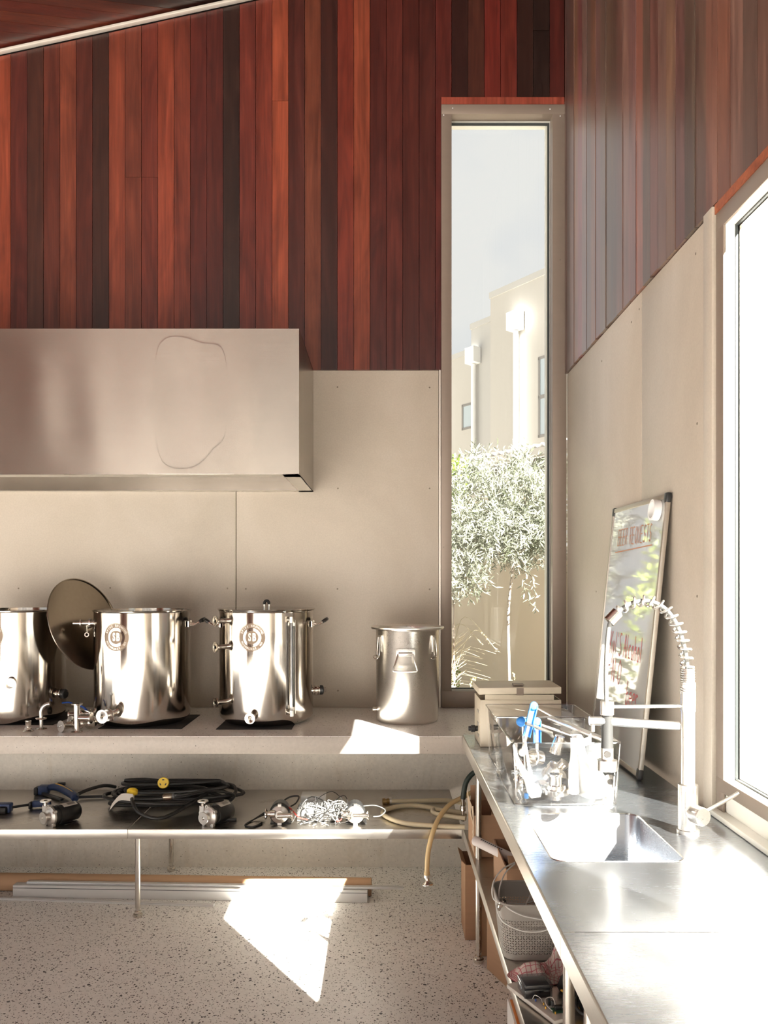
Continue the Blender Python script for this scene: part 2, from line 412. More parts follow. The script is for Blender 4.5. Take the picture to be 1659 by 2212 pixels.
# ---- back wall: substrate around the tall window, timber boards above, cement sheets and concrete below
wbk = S(MB().box(-5.3, .316, 4.668, 4.86, -.12, 6.3).box(.316, 1.2, 4.668, 4.86, 4.265, 6.3).box(.316, 1.2, 4.668, 4.86, -.12, .885).build('wall_back', 'dark_gap'))
MB().box(-5.2, 1.0, 4.642, 4.668, 0, .8845).build('concrete_base', 'wall_concrete', wbk)
SPL = 2.758
for x0, x1 in ((-5.2, -3.225), (-3.222, -.8245), (-.8205, .303)):
    MB().box(x0, x1, 4.648, 4.668, .8855, SPL).build('panel', 'fibre_cement', wbk, bevel=.0012)
MB().box(.3045, .3155, 4.640, 4.668, .8855, SPL).build('edge_trim', 'alu_frame', wbk)
for px, py in ((729, 836), (928, 837), (928, 1055), (730, 1055), (238, 1270), (491, 1271), (531, 1272), (729, 1272), (928, 1273), (730, 1492), (238, 1490), (531, 1492), (40, 1271)):
    p = P(px, py, 4.648); MB().rev(p+Vector((0, -.0012, 0)), (0, 1, 0), [(0, 0), (0, .0042), (.0012, .0048)], 10).build('screw', 'screw_head', wbk)
def ztop(x): return 4.954+.2168*x
TB = [(150,70,45),(95,37,28),(76,37,26),(100,44,31),(125,60,40),(95,40,29),(62,30,21),(135,63,42),(120,57,40),(115,47,34),(148,68,46),(122,54,38),
      (94,34,26),(86,32,25),(54,29,21),(112,45,34),(126,52,37),(162,78,52),(86,36,28),(124,65,45),(66,30,23),(130,52,37),(150,73,49),(88,34,27),
      (96,39,31),(88,36,28),(82,34,27),(97,38,31),(56,27,21),(82,42,31),(118,41,32),(112,42,31),(54,28,20),(42,24,18),(88,33,27)]
TB = [(.80*c[0], .76*c[1], .74*c[2]) for c in TB]
def board(poly, vec, c, parent, m='timber_v'):
    o = MB().ext(poly, vec).build('board', m, parent, loc=Vector(poly[0])-worldloc(parent), smooth=False, bevel=0)
    o.color = (*lin(c), 1); return o
for k in range(-13, 34):
    xa = (26.6+35.13*k-CX)*D/F+.0012; xb = (26.6+35.13*(k+1)-CX)*D/F-.0012
    if k == 33: xb = .9985
    c = TB[k+1] if k >= -1 else random.choice(TB)
    yf = 4.630+random.uniform(-.0015, .0015)
    yb = (0, 4.667-yf, 0)
    if k == 26:
        poly = [(xa, yf, SPL), (.3155, yf, SPL), (.3155, yf, 4.266), (xb, yf, 4.266), (xb, yf, ztop(xb)), (xa, yf, ztop(xa))]
        board(poly, yb, c, wbk); continue
    z0 = 4.266 if k > 26 else SPL
    cuts = [z0]
    if k == 16: cuts.append(1.606+(1248-222)/388.5)
    if k in (7, 8): cuts.append(1.606+(1248-386)/388.5)
    if k == 32: cuts.append(1.606+(1248-70)/388.5)
    for i, zc in enumerate(cuts):
        if i+1 < len(cuts): poly = [(xa, yf, zc), (xb, yf, zc), (xb, yf, cuts[i+1]-.0015), (xa, yf, cuts[i+1]-.0015)]
        else: poly = [(xa, yf, zc), (xb, yf, zc), (xb, yf, ztop(xb)), (xa, yf, ztop(xa))]
        board(poly, yb, c, wbk)
# ---- right wall
wrt = S(MB().box(1.026, 1.062, 2.527, 4.667, -.12, 6.3).box(1.026, 1.062, FY, 1.08, -.12, 6.3).box(1.026, 1.062, 1.08, 2.527, 2.735, 6.3).box(1.026, 1.062, 1.08, 2.527, -.12, .895).build('wall_right', 'dark_gap'))
SPR = 2.733
for y0, y1 in ((2.603, 3.2795), (3.2825, 4.6235)):
    MB().box(1.012, 1.026, y0, y1, .0, SPR-.002).build('panel', 'fibre_cement', wrt, bevel=.0012)
MB().box(1.012, 1.026, FY, 2.527, 0, .8945).build('panel', 'fibre_cement', wrt)
MB().box(1.012, 1.026, FY, 1.02, .896, SPR-.002).build('panel', 'fibre_cement', wrt)
for px, py in ((1364, 696), (1381, 668), (1503, 548), (1506, 915), (1362, 1182), (1288, 1278), (1300, 780), (1365, 1130), (1506, 1288)):
    y = 1.012*F/(px-CX); MB().rev((1.0108, y, H-(py-CY)*y/F), (1, 0, 0), [(0, 0), (0, .004), (.0012, .0046)], 10).build('screw', 'screw_head', wrt)
RB = [(122,72,54),(104,60,47),(132,78,58),(96,58,46),(116,66,50),(128,70,52),(90,54,44),(110,70,56),(138,84,62),(100,60,46)]
RB = [tuple(.72*v+.26*(sum(c)/3) for v in c) for c in RB]
for k in range(-20, 21):
    ya = 2.781+.0902*k+.0011; yb2 = min(2.781+.0902*(k+1)-.0011, 4.6235)
    if yb2-ya < .01: continue
    xf_ = 1.0+random.uniform(-.0012, .0025)
    tail = random.choice([0, 0, 0, .004])
    c = RB[(k*7+3) % 10]; c = tuple(v*random.uniform(.86, 1.1) for v in c)
    board([(xf_, ya, SPR+tail), (xf_, yb2, SPR+tail), (xf_, yb2, 5.35), (xf_, ya, 5.35)], (1.0255-xf_, 0, 0), c, wrt, 'timber_sheen')
MB().box(.992, 1.026, 2.530, 2.600, ZB+.002, SPR-.003).build('batten', 'fibre_cement', wrt, bevel=.003)
# ---- raked ceiling, boards laid on the diagonal
def zc(x, y): return 4.992+.2168*x+.11*(y-D)
b = MB(); q = [(-5.3, FY-.1), (1.3, FY-.1), (1.3, 4.86), (-5.3, 4.86)]
b.ext([(x, y, zc(x, y)+.022) for x, y in q], (0, 0, .12))
ceil = S(b.build('ceiling', 'dark_gap'))
def clip(poly, f):
    out = []
    for i in range(len(poly)):
        a, c_ = poly[i-1], poly[i]; fa, fc = f(a), f(c_)
        if (fa < 0) != (fc < 0):
            t = fa/(fa-fc); out.append((a[0]+(c_[0]-a[0])*t, a[1]+(c_[1]-a[1])*t))
        if fc >= 0: out.append(c_)
    return out
bd = Vector((1.6, 1)).normalized(); bn = Vector((bd.y, -bd.x)); ba = math.atan2(bd.y, bd.x)
for k in range(-22, 60):
    o0 = Vector((-1.5, 4.6))+bn*(.0902*k)
    poly = [o0-bd*9, o0+bd*9, o0+bd*9+bn*.0878, o0-bd*9+bn*.0878]; poly = [(p.x, p.y) for p in poly]
    for fn in (lambda p: p[0]+5.2, lambda p: .995-p[0], lambda p: p[1]-FY-.05, lambda p: 4.625-p[1]): poly = clip(poly, fn) if poly else poly
    if len(poly) < 3: continue
    c = random.choice(TB[:17]); c = tuple(v*.9 for v in c)
    inv = Matrix.Rotation(-ba, 3, 'Z')
    org = Vector((poly[0][0], poly[0][1], zc(*poly[0])))
    loc_poly = [inv @ (Vector((x, y, zc(x, y)))-org) for x, y in poly]
    o = MB().ext(loc_poly, (0, 0, .02)).build('board', 'timber_ceiling', None, loc=(0, 0, 0), smooth=False)
    o.parent = ceil; o.location = org-ceil.location; o.rotation_euler = (0, 0, ba); o.color = (*lin(c), 1)
b = MB()
b.ext([(-5.2, 4.600, ztop(-5.2)+.006), (-5.2, 4.600, ztop(-5.2)+.022), (.99, 4.600, ztop(.99)+.022), (.99, 4.600, ztop(.99)+.006)], (0, .028, 0))
simple('trim_silver', (.72, .66, .58), .35, .3)
S(b.build('trim_1', 'trim_silver', bevel=.002))
# ---- unseen side and rear of the room: timber walls, openings widened for fill light
simple('timber_plain', (.10, .035, .02), .45, var=.4, vscale=(8, 8, .5))
simple('wall_paint', (.78, .76, .73), .7)
S(MB().box(-5.32, -5.2, 4.2, 4.66, -.12, 5.4).box(-5.32, -5.2, FY, 4.2, 2.9, 5.4).box(-5.32, -5.2, FY, -1.2, -.12, 2.7).box(-5.2, -3.55, FY-.12, FY, -.12, 3.0).build('wall_left', 'timber_plain'))
b = MB()
for x, w in ((-3.35, .04), (-2.95, .02), (-2.6, .03), (-2.2, .06), (-1.8, .10), (-1.4, .02), (-1.05, .05), (-.65, .02), (-.2, .09), (.12, .02), (.4, .05), (.75, .02)):
    b.box(x-w, x+w, FY-.10, FY-.02, -.12, zc(x-w, FY)-.01)
S(b.build('reflection_posts', 'wall_paint'))  # unseen posts added for striped reflections in the steel
# ---- tall window in the back wall
w1 = bpy.data.objects.new('window_1', None); COL.objects.link(w1); w1.location = (.658, 4.66, .9); S(w1)
yf = 4.626
MB().box(.317, .3745, yf, 4.70, .90, 4.2255).build('jamb', 'frame_bronze', w1, bevel=.002)
MB().box(.933, 1.0112, yf, 4.70, .90, 4.2255).build('jamb', 'frame_bronze', w1, bevel=.002)
MB().box(.317, 1.0112, yf-.001, 4.70, 4.172, 4.2255).build('head', 'frame_bronze', w1, bevel=.002)
MB().box(.317, 1.0112, yf-.001, 4.70, .8865, .978).build('sill', 'frame_bronze', w1, bevel=.002)
MB().box(.317, .9985, yf-.001, 4.667, 4.2265, 4.265).build('timber_reveal', 'timber_v', w1, smooth=False).color = (*lin((140, 66, 50)), 1)
MB().box(.933, .950, 4.701, 4.79, .978, 4.172).build('inner_jamb', 'frame_inner', w1); MB().box(.356, .3745, 4.701, 4.79, .978, 4.172).build('inner_jamb', 'frame_inner', w1)
MB().box(.356, .950, 4.701, 4.79, 4.1725, 4.19).build('inner_head', 'frame_inner', w1); MB().box(.356, .950, 4.701, 4.79, .955, .9775).build('inner_sill', 'frame_inner', w1)
MB().box(.9215, .9325, 4.715, 4.722, .979, 4.171).build('gasket', 'gasket', w1); MB().box(.375, .9215, 4.715, 4.722, 4.157, 4.171).build('gasket', 'gasket', w1)
MB().box(.375, .9215, 4.715, 4.722, .979, .986).build('gasket', 'gasket', w1); MB().box(.917, .9325, 4.735, 4.775, .979, 4.171).build('bead', 'frame_inner', w1)
MB().box(.376, .932, 4.725, 4.731, .98, 4.170).build('pane', 'window_glass', w1)
for px, py in ((958.5, 249), (978, 234), (1188, 236), (1210, 251), (1210, 561), (1210, 880), (958, 1182), (1211, 1184), (959, 1490), (981, 1508)):
    p = P(px, py, yf); MB().rev(p+Vector((0, -.003, 0)), (0, 1, 0), [(0, 0), (0, .003), (.002, .0035)], 8).build('screw', 'screw_head' if py > 300 else 'white_metal', w1)
# ---- large window in the right wall
w2 = bpy.data.objects.new('window_2', None); COL.objects.link(w2); w2.location = (1.03, 1.8, .97); S(w2)
MB().box(1.003, 1.010, 2.472, 2.5255, .9, 2.702).build('jamb', 'frame_bronze', w2, bevel=.0015)
MB().box(1.003, 1.010, 1.08, 1.13, .9, 2.702).build('jamb', 'frame_bronze', w2, bevel=.0015)
MB().box(1.0025, 1.010, 1.08, 2.5255, 2.65, 2.7035).build('head', 'frame_bronze', w2, bevel=.0015)
MB().box(1.0025, 1.010, 1.08, 2.5255, .968, 1.008).build('sill', 'frame_bronze', w2, bevel=.0015)
MB().box(1.0, 1.025, 1.05, 2.529, 2.704, 2.7325).build('timber_head', 'timber_ceiling', w2, smooth=False).color = (*lin((150, 84, 56)), 1)
MB().box(.978, 1.025, 1.05, 2.527, .8955, .912).build('sill_ledge', 'frame_inner', w2, bevel=.003)
MB().box(1.012, 1.025, 1.05, 2.5265, .913, .967).build('sill_upstand', 'frame_inner', w2)
for y0, y1 in ((2.472, 2.5255), (1.08, 1.13)): MB().box(1.0105, 1.038, y0, y1, 1.008, 2.65).build('inner_jamb', 'frame_inner', w2)
MB().box(1.0105, 1.038, 1.08, 2.5255, 2.6505, 2.7035).build('inner_head', 'frame_inner', w2); MB().box(1.0105, 1.038, 1.08, 2.5255, .968, 1.0075).build('inner_sill', 'frame_inner', w2)
for a in ((1.0385, 1.046, 2.470, 2.5255, 1.008, 2.65), (1.0385, 1.046, 1.08, 1.132, 1.008, 2.65), (1.0385, 1.046, 1.08, 2.5255, 2.646, 2.7035), (1.0385, 1.046, 1.08, 2.5255, .968, 1.012)): MB().box(*a).build('gasket', 'gasket', w2)
for a in ((1.0515, 1.062, 2.470, 2.5255, 1.008, 2.65), (1.0515, 1.062, 1.08, 1.132, 1.008, 2.65), (1.0515, 1.062, 1.08, 2.5255, 2.646, 2.7035), (1.0515, 1.062, 1.08, 2.5255, .968, 1.012)): MB().box(*a).build('bead', 'alu_frame', w2)
MB().box(1.047, 1.051, 1.085, 2.520, .98, 2.695).build('pane', 'window_glass', w2)
# ================================================================== FIXED FURNITURE
ct = thing('concrete_counter', 'long pale concrete counter slab carrying the brewing kettles', 'counter', (-2, 4.2, .805))
MB().box(-5.195, .998, 3.80, 4.6405, .805, .8825).build('slab', 'slab_concrete', ct, bevel=.003)
MB().box(-5.195, .998, 3.8008, 4.6405, .8826, .885).build('polished_top', 'slab_polished', ct)
# extractor hood
hd = thing('range_hood', 'wide brushed stainless steel extractor hood fixed above the kettles', 'range hood', (-1.9, 4.25, 2.083))
hx0, hx1, hy0, hy1, hz0, hz1 = -3.6, -.3925, 3.863, 4.629, 2.083, 2.757
b = MB(); NX, NZ = 160, 16
vsx = []
for j in range(NZ+1):
    for i in range(NX+1):
        u, v = i/NX, j/NZ; x = hx0+(hx1-hx0)*u
        w = math.sin(math.pi*v)*min(1, (1-u)*9)
        yy = hy0+w*(.0020*math.sin(x*6.1+.9+v*.5)+.0012*math.sin(x*11.9-v*.8)+.0008*math.sin(x*25+v*1.2))
        vsx.append((x, yy, hz0+(hz1-hz0)*v))
b.add(vsx, [(j*(NX+1)+i, j*(NX+1)+i+1, (j+1)*(NX+1)+i+1, (j+1)*(NX+1)+i) for j in range(NZ) for i in range(NX)])
b.build('front_panel', 'steel_hood', hd, ang=60)
MB().box(hx1-.003, hx1, hy0-.001, hy1, hz0, hz1).build('side_panel', 'steel_hood', hd)
MB().box(hx0, hx1, hy0, hy1, hz1-.003, hz1).build('top_panel', 'steel_hood', hd)
MB().box(hx0, hx1, hy0, hy0+.095, hz0, hz0+.003).box(hx1-.078, hx1, hy0, 4.647, hz0, hz0+.003).box(hx0, hx1, 4.585, 4.647, hz0, hz0+.003).build('bottom_rim', 'steel_edge', hd)
MB().box(hx0, hx1-.078, hy0+.093, hy0+.095, hz0, hz0+.16).build('inner_skirt', 'steel_hood', hd)
MB().box(hx0, hx1-.078, 4.583, 4.585, hz0, hz0+.16).box(hx1-.08, hx1-.078, hy0+.095, 4.585, hz0, hz0+.16).build('inner_skirt', 'steel_hood', hd)
for i in range(6):
    x = hx1-.08-.5*i; MB().box(x-.495, x, hy0+.096, 4.582, hz0+.15, hz0+.16).build('filter', 'steel_shelf', hd)
MB().box(hx1-.003, hx1, 4.629, 4.647, hz0, SPL-.002).build('side_return', 'steel_hood', hd)
# ---- steel shelves under the counter
def leg(b, x, y, z1, r=.0125, z0=.045): b.cyl((x, y, z0), (x, y, z1), r, n=18)
def foot(x, y, parent):
    MB().rev((x, y, 0), (0, 0, 1), [(0, 0), (0, .02), (.006, .022), (.016, .022), (.02, .016), (.028, .016), (.03, .009), (.046, .009), (.046, 0)], 18).build('foot', 'steel_polished', parent)
ZS = .430
def shelf_unit(x0, x1, lx, label):
    t = thing('steel_shelf', label, 'shelf', ((x0+x1)/2, 4.27, 0), 'stainless shelves under the concrete counter')
    MB().box(x0, x1, 3.9055, 4.6405, ZS-.003, ZS).build('top', 'steel_shelf', t)
    MB().box(x0, x1, 3.9045, 3.907, ZS-.044, ZS+.0005).box(x0, x1, 3.907, 3.925, ZS-.044, ZS-.0425).build('front_lip', 'steel_edge', t, bevel=.0006)
    for x in lx:
        for y in (3.96, 4.58):
            lg = MB(); leg(lg, x, y, ZS-.003); lo = lg.build('leg', 'steel_tube', t); foot(x, y, lo)
    return t
shelf_unit(-1.196, .363, (-1.166,), 'stainless shelf under the counter holding pump motors, wires and silicone hoses')
shelf_unit(-3.2, -1.1985, (-3.1,), 'stainless shelf under the counter holding blue clamps and one black pump')
# ---- steel sink bench and its neighbour along the window wall
XB = .3546
def rrect(x0, x1, y0, y1, r, z, n=6):
    out = []
    for cx, cy, a in ((x1-r, y1-r, 0), (x0+r, y1-r, 90), (x0+r, y0+r, 180), (x1-r, y0+r, 270)):
        for i in range(n+1):
            th = math.radians(a+90*i/n); out.append(Vector((cx+r*math.cos(th), cy+r*math.sin(th), z)))
    return out
SX0, SX1, SY0, SY1 = .425, .760, 2.098, 2.521
BY0, BY1 = 1.681, 3.795
sb = thing('sink_bench', 'stainless steel bench with a rectangular sink and spring tap below the window', 'bench', (.67, 2.7, 0))
b = MB()
for a in ((XB+.004, SX0, BY0, BY1), (SX1, .9915, BY0, BY1), (SX0, SX1, BY0, SY0), (SX0, SX1, SY1, BY1)):
    x0, x1, y0, y1 = a; b.add([(x0, y0, ZB), (x1, y0, ZB), (x1, y1, ZB), (x0, y1, ZB)], [(0, 1, 2, 3)])
rr = .035; loop = rrect(SX0, SX1, SY0, SY1, rr, ZB)
for q, cxy in enumerate(((SX1, SY1), (SX0, SY1), (SX0, SY0), (SX1, SY0))):
    arc = loop[q*7:q*7+7]; i0 = len(b.v); b.v += [Vector((cxy[0], cxy[1], ZB))]+arc
    b.f += [[i0, i0+1+i, i0+2+i] for i in range(6)]
b.add([(XB+.004, BY0, ZB-.003), (.9915, BY0, ZB-.003), (.9915, BY1, ZB-.003), (XB+.004, BY1, ZB-.003)], [])
b.build('top', 'steel_bench', sb, smooth=False)
def bench_lip(y0, y1, parent):
    prof = [(XB+.0045, ZB), (XB+.0015, ZB-.001), (XB, ZB-.004), (XB, ZB-.052), (XB+.018, ZB-.052), (XB+.018, ZB-.050), (XB+.003, ZB-.050), (XB+.003, ZB-.003)]
    MB().ext([(x, y0, z) for x, z in prof], (0, y1-y0, 0)).build('front_lip', 'steel_edge', parent, ang=25)
bench_lip(BY0, BY1, sb)
b = MB(); L0 = loop; rings = []
for z, ins in ((ZB, 0), (ZB-.003, .002), (ZB-.185, .004), (ZB-.197, .010), (ZB-.2, .024)):
    rings.append(rrect(SX0+ins, SX1-ins, SY0+ins, SY1-ins, max(rr-ins*.4, .01), z))
n = len(loop)
for R_ in rings: b.v += R_
for i in range(len(rings)-1):
    for k in range(n): b.f.append([i*n+k, i*n+(k+1) % n, (i+1)*n+(k+1) % n, (i+1)*n+k])
b.f.append(list(range((len(rings)-1)*n, len(rings)*n)))
bowl = b.build('sink_bowl', 'steel_bench', sb, ang=50)
MB().rev((.59, 2.31, ZB-.1995), (0, 0, 1), [(0, 0), (0, .028), (.0015, .034), (.003, .045), (0, .047)], 24).build('drain', 'steel_polished', bowl)
MB().tube(rrect(SX0-.001, SX1+.001, SY0-.001, SY1+.001, rr, ZB+.0002), .0016, 6, True).build('rim', 'steel_polished', bowl)
for x, y in ((.395, 3.49), (.395, 1.786), (.955, 3.49), (.955, 1.786)):
    lg = MB(); leg(lg, x, y, ZB-.005); lo = lg.build('leg', 'steel_tube', sb); foot(x, y, lo)
XS = .370
def under(y0, y1, parent):
    MB().box(XS+.003, .99, y0, y1, ZS-.003, ZS).build('under_shelf', 'steel_shelf', parent)
    MB().box(XS, XS+.003, y0, y1, ZS-.040, ZS+.001).box(XS+.003, XS+.02, y0, y1, ZS-.040, ZS-.038).build('shelf_lip', 'steel_edge', parent, bevel=.0005)
under(1.70, 3.900, sb)
nb = thing('steel_bench', 'plain stainless steel bench butted against the sink bench', 'bench', (.67, .8, 0))
MB().box(XB+.004, .9915, -.4, 1.679, ZB-.003, ZB).build('top', 'steel_bench', nb)
bench_lip(-.4, 1.679, nb)
for x, y in ((.395, 1.60), (.395, -.3), (.955, 1.60), (.955, -.3)):
    lg = MB(); leg(lg, x, y, ZB-.005); lo = lg.build('leg', 'steel_tube', nb); foot(x, y, lo)
under(-.35, 1.695, nb)
# ================================================================== OUTSIDE
S(MB().box(-40, 50, -40, 60, -.3, -.14).build('ground', 'lawn'))
S(MB().box(-14, 6, -14, FY-.13, -.14, -.12).box(-14, -5.33, FY-.13, 4.6, -.14, -.12).build('terrace', 'paving'))  # unseen bright paving added to bounce sunlight into the room
# white wall added in the sun to whiten the view through the side window
tag(MB().box(2.08, 7.5, 5.0, 5.2, -.14, 5.2).build('added_white_wall', 'white_render'), 'added sunlit white wall that whitens the view through the large side window', 'wall')
# house next door: three stepped blocks, facade receding to the left
HO, HT, HN = Vector((2.297, 18, 0)), Vector((-.536, .844, 0)), Vector((-.844, -.536, 0))
def hs(px, off=0):
    k = (px-CX)/F; o = HO+HN*off; return (o.x-k*o.y)/(k*HT.y-HT.x)
def hp(px, py, off=0):
    s = hs(px, off); p = HO+HN*off+HT*s; return Vector((p.x, p.y, H-(py-CY)*p.y/F))
def hbox(b, s0, s1, n0, n1, z0, z1):
    return b.obox(HO+HT*(s0+s1)/2+HN*(n0+n1)/2+Vector((0, 0, (z0+z1)/2)), HT*(s1-s0)/2, HN*(n1-n0)/2, Vector((0, 0, (z1-z0)/2)))
hs0 = thing('neighbour_house', 'pale rendered house with stepped parapets seen through the tall window', 'house', HO+Vector((0, 0, -.13)))
blocks = ((hs(1400), hs(1059.5), 0.0, hp(1060, 632).z), (hs(1059.5)-.4, hs(1018, -.45), -.45, hp(1018, 700, -.45).z), (hs(1018, -.45)-.4, hs(905, -.9), -.9, hp(975, 768, -.9).z))
for i, (s0, s1, off, z) in enumerate(blocks):
    hbox(MB(), s0, s1, off-5, off, -.13, z-.13).build('wall_block', 'render_wall' if i != 1 else 'render_wall_cool', hs0, smooth=False)  # middle block's cooler tint paints in the bluish shade falling on it
    hbox(MB(), s0-.02, s1+.02, off-.35, off+.025, z-.13, z).build('parapet_cap', 'render_wall_cool', hs0, smooth=False)
def hwin(px0, px1, py0, py1, off, panes):
    a, c = hp(px0, py0, off), hp(px1, py1, off); s0, s1 = hs(px0, off), hs(px1, off); z1, z0 = a.z, H-(py1-CY)*hp(px0, py1, off).y/F
    f = MB(); e = .055; lo, hi = min(s0, s1), max(s0, s1)
    for q in ((lo, lo+e, z0, z1), (hi-e, hi, z0, z1), (lo, hi, z0, z0+e), (lo, hi, z1-e, z1)): hbox(f, q[0], q[1], off-.02, off+.012, q[2], q[3])
    for k in range(1, panes): zz = z0+(z1-z0)*k/panes; hbox(f, lo, hi, off-.02, off+.012, zz-e*.7, zz+e*.7)
    w = f.build('window', 'grey_frame', hs0, smooth=False)
    hbox(MB(), lo+e, hi-e, off-.015, off-.002+.004, z0+e, z1-e).build('pane', 'far_glass', w, smooth=False)
    r = MB()
    for q in ((hi, hi+.12, z0-.1, z1+.12), (lo, hi, z1, z1+.12), (lo, hi, z0-.1, z0)): hbox(r, q[0], q[1], off-.01, off+.004, q[2], q[3])
    r.build('window_reveal', 'render_wall', hs0, smooth=False)
hwin(1163, 1215, 772, 946, 0.0, 2); hwin(998, 1030, 875, 930, -.9, 1)
def downpipe(pxc, py0, py1, w, off):
    p = hp(pxc, py1, off)+HN*.10; b = MB()
    d = MB().cyl((p.x, p.y, -.13), (p.x, p.y, p.z), .055, n=12).build('downpipe', 'white_paint', hs0)
    z1 = hp(pxc, py0, off).z; c = HO+HN*(off+.13)+HT*hs(pxc, off); zz = (p.z+z1)/2
    b.ext([c-HT*w+HN*-.12+Vector((0, 0, p.z)), c+HT*w+HN*-.12+Vector((0, 0, p.z)), c+HT*w+HN*.10+Vector((0, 0, p.z+.02)), c-HT*w+HN*.10+Vector((0, 0, p.z+.02))], (0, 0, z1-p.z))
    b.build('rain_head', 'white_paint', d, smooth=False, bevel=.01)
downpipe(1122, 678, 716, .16, 0.0); downpipe(1030, 754, 788, .16, -.45)
# low roof with gutter in front of the house
cp = thing('carport_roof', 'low corrugated roof edge with a white gutter above the olive foliage', 'roof', HO+HN*5+Vector((0, 0, -.13)))
g0, g1 = hs(1260, 5), hs(930, 5); zg = hp(1080, 985, 5).z
hbox(MB(), g0, g1, 4.95, 5.06, zg-.08, zg).build('gutter', 'gutter_white', cp, smooth=False)
hbox(MB(), g0, g1, 4.60, 4.95, zg-.36, zg-.09).build('beam', 'beam_grey', cp, smooth=False)
hbox(MB(), g0, g1, 4.55, 4.66, zg-.42, zg-.361).build('flashing', 'gutter_white', cp, smooth=False)
hbox(MB(), g0, g1, 4.3, 4.5, -.13, zg-.421).build('carport_wall', 'garden_render', cp, smooth=False)
b = MB(); ns = 90
for j in (0, 1):
    for i in range(ns+1):
        s = g0+(g1-g0)*i/ns; p = HO+HT*s+HN*(5.03-3*j); b.v.append(Vector((p.x, p.y, zg+.035+.022*math.cos(i*math.pi/2)+.25*j)))
b.f += [[i, i+1, ns+2+i, ns+1+i] for i in range(ns)]
b.build('corrugated_sheet', 'gutter_white', cp)
# garden wall
GO = Vector((1.75, 7.4, 0))
b = MB(); b.obox(GO+Vector((0, 0, 1.1)), HT*3.2, HN*.1, (0, 0, 1.23))
tag(b.build('garden_wall', 'garden_render', smooth=False), 'plain beige rendered garden wall behind the olive tree', 'wall')
S(MB().box(-2.5, 1.19, 4.87, 7.3, -.13, .30).build('garden_bed', 'soil'))
# olive tree: trunk, limbs and a crown of narrow leaves
ot = thing('olive_tree', 'olive tree with silvery narrow leaves growing outside the tall window', 'tree', (.90, 6.05, .30))
rnd = random.Random(11)
TY = 6.1
tr = smoothpath([(.90, TY, .30), (.915, TY, .75), P(1098, 1330, TY), P(1108, 1230, TY), P(1120, 1150, TY), P(1100, 1080, TY+.1)], 5)
b = MB().tube(tr, [.013-.007*i/(len(tr)-1) for i in range(len(tr))], 8)
limbs = []
for px, py in ((1000, 1090), (1150, 1080), (1040, 1020), (1180, 1120), (985, 1170), (1135, 1010), (1075, 985), (1010, 1230), (1135, 1250), (1200, 1060), (950, 1100)):
    e = P(px, py, TY+rnd.uniform(-.3, .3)); s0 = P(1115, 1180 if py > 1150 else 1130, TY)
    m = (s0+e)/2+Vector((0, 0, .05)); pth = smoothpath([s0, m, e], 5); limbs.append(pth); b.tube(pth, [.008-.005*i/10 for i in range(len(pth))], 5)
b.build('trunk', 'bark', ot)
def leaves(b, p, d, n, ln, wd, sp, rnd):
    d = Vector(d).normalized()
    for i in range(n):
        q = p+d*(sp*i/n)
        a = Vector((rnd.gauss(0, 1), rnd.gauss(0, 1), rnd.gauss(.15, .8))); a = (a.normalized()*.75+d*.65).normalized()
        sd = a.cross(Vector((rnd.gauss(0, 1), rnd.gauss(0, 1), rnd.gauss(0, 1)))).normalized()
        l = ln*rnd.uniform(.6, 1.2); w = wd*rnd.uniform(.7, 1.2)
        b.add([q, q+a*l*.5+sd*w, q+a*l, q+a*l*.5-sd*w], [(0, 1, 2, 3)])
b = MB()
for i in range(2500):                         # twigs fill an irregular crown
    px = rnd.uniform(930, 1240); top = 1010+30*math.sin(px*.06)+rnd.uniform(0, 25); bot = 1228-45*abs(math.sin(px*.027+.8))
    if px < 1045: bot = 1262
    py = top+(bot-top)*rnd.random()**.8
    p = P(px, py, TY+rnd.uniform(-.38, .38))
    up = 1.0 if py < 1080 else rnd.uniform(-.8, .9)
    leaves(b, p, (rnd.uniform(-.6, .6), rnd.uniform(-.6, .6), up), rnd.randint(9, 15), .058, .0043, .16, rnd)
for px, py in ((1072, 985), (1085, 1000), (1030, 1000), (1108, 1000), (1055, 985), (1130, 1020), (1162, 1010), (1180, 1015), (1145, 1015), (1010, 1005), (1098, 1010), (1120, 985+20)):   # upright shoots
    leaves(b, P(px, py+20, TY), (.05, 0, 1), 22, .048, .0042, rnd.uniform(.12, .2), rnd)
for px, py, n in ((1135, 1215, 14), (1150, 1240, 16), (1140, 1270, 14), (1155, 1285, 10), (1030, 1250, 16), (1010, 1265, 14), (1130, 1250, 12)):
    leaves(b, P(px, py, TY-.2), (.1, 0, -1), n, .058, .0055, .12, rnd)
tag(b.build('foliage', 'leaf_olive', ot, smooth=False), kind='stuff')
# pale ornamental grass and low shrubs in the bed
gt = thing('ornamental_grass', 'clump of pale feathery ornamental grass beside the tall window', 'grass', (.46, 6.75, .30))
b = MB()
for i in range(240):
    a = rnd.uniform(-1.4, 1.4); h = rnd.uniform(.35, .95); r = rnd.uniform(.1, .42)
    p0 = Vector((.46+rnd.uniform(-.05, .05), 6.75+rnd.uniform(-.05, .05), .30)); dx = math.sin(a)*r
    p2 = p0+Vector((dx, rnd.uniform(-.2, .2), h*(.75 if abs(dx) > .25 else 1))); p1 = p0+Vector((dx*.25, 0, h*.75))
    pts = smoothpath([p0, p1, p2], 3); w = .0022
    for q0, q1 in zip(pts, pts[1:]): b.add([q0-Vector((w, 0, 0)), q0+Vector((w, 0, 0)), q1+Vector((w*.7, 0, 0)), q1-Vector((w*.7, 0, 0))], [(0, 1, 2, 3)])
tag(b.build('blades', 'grass_pale', gt, smooth=False), kind='stuff')
b = MB()
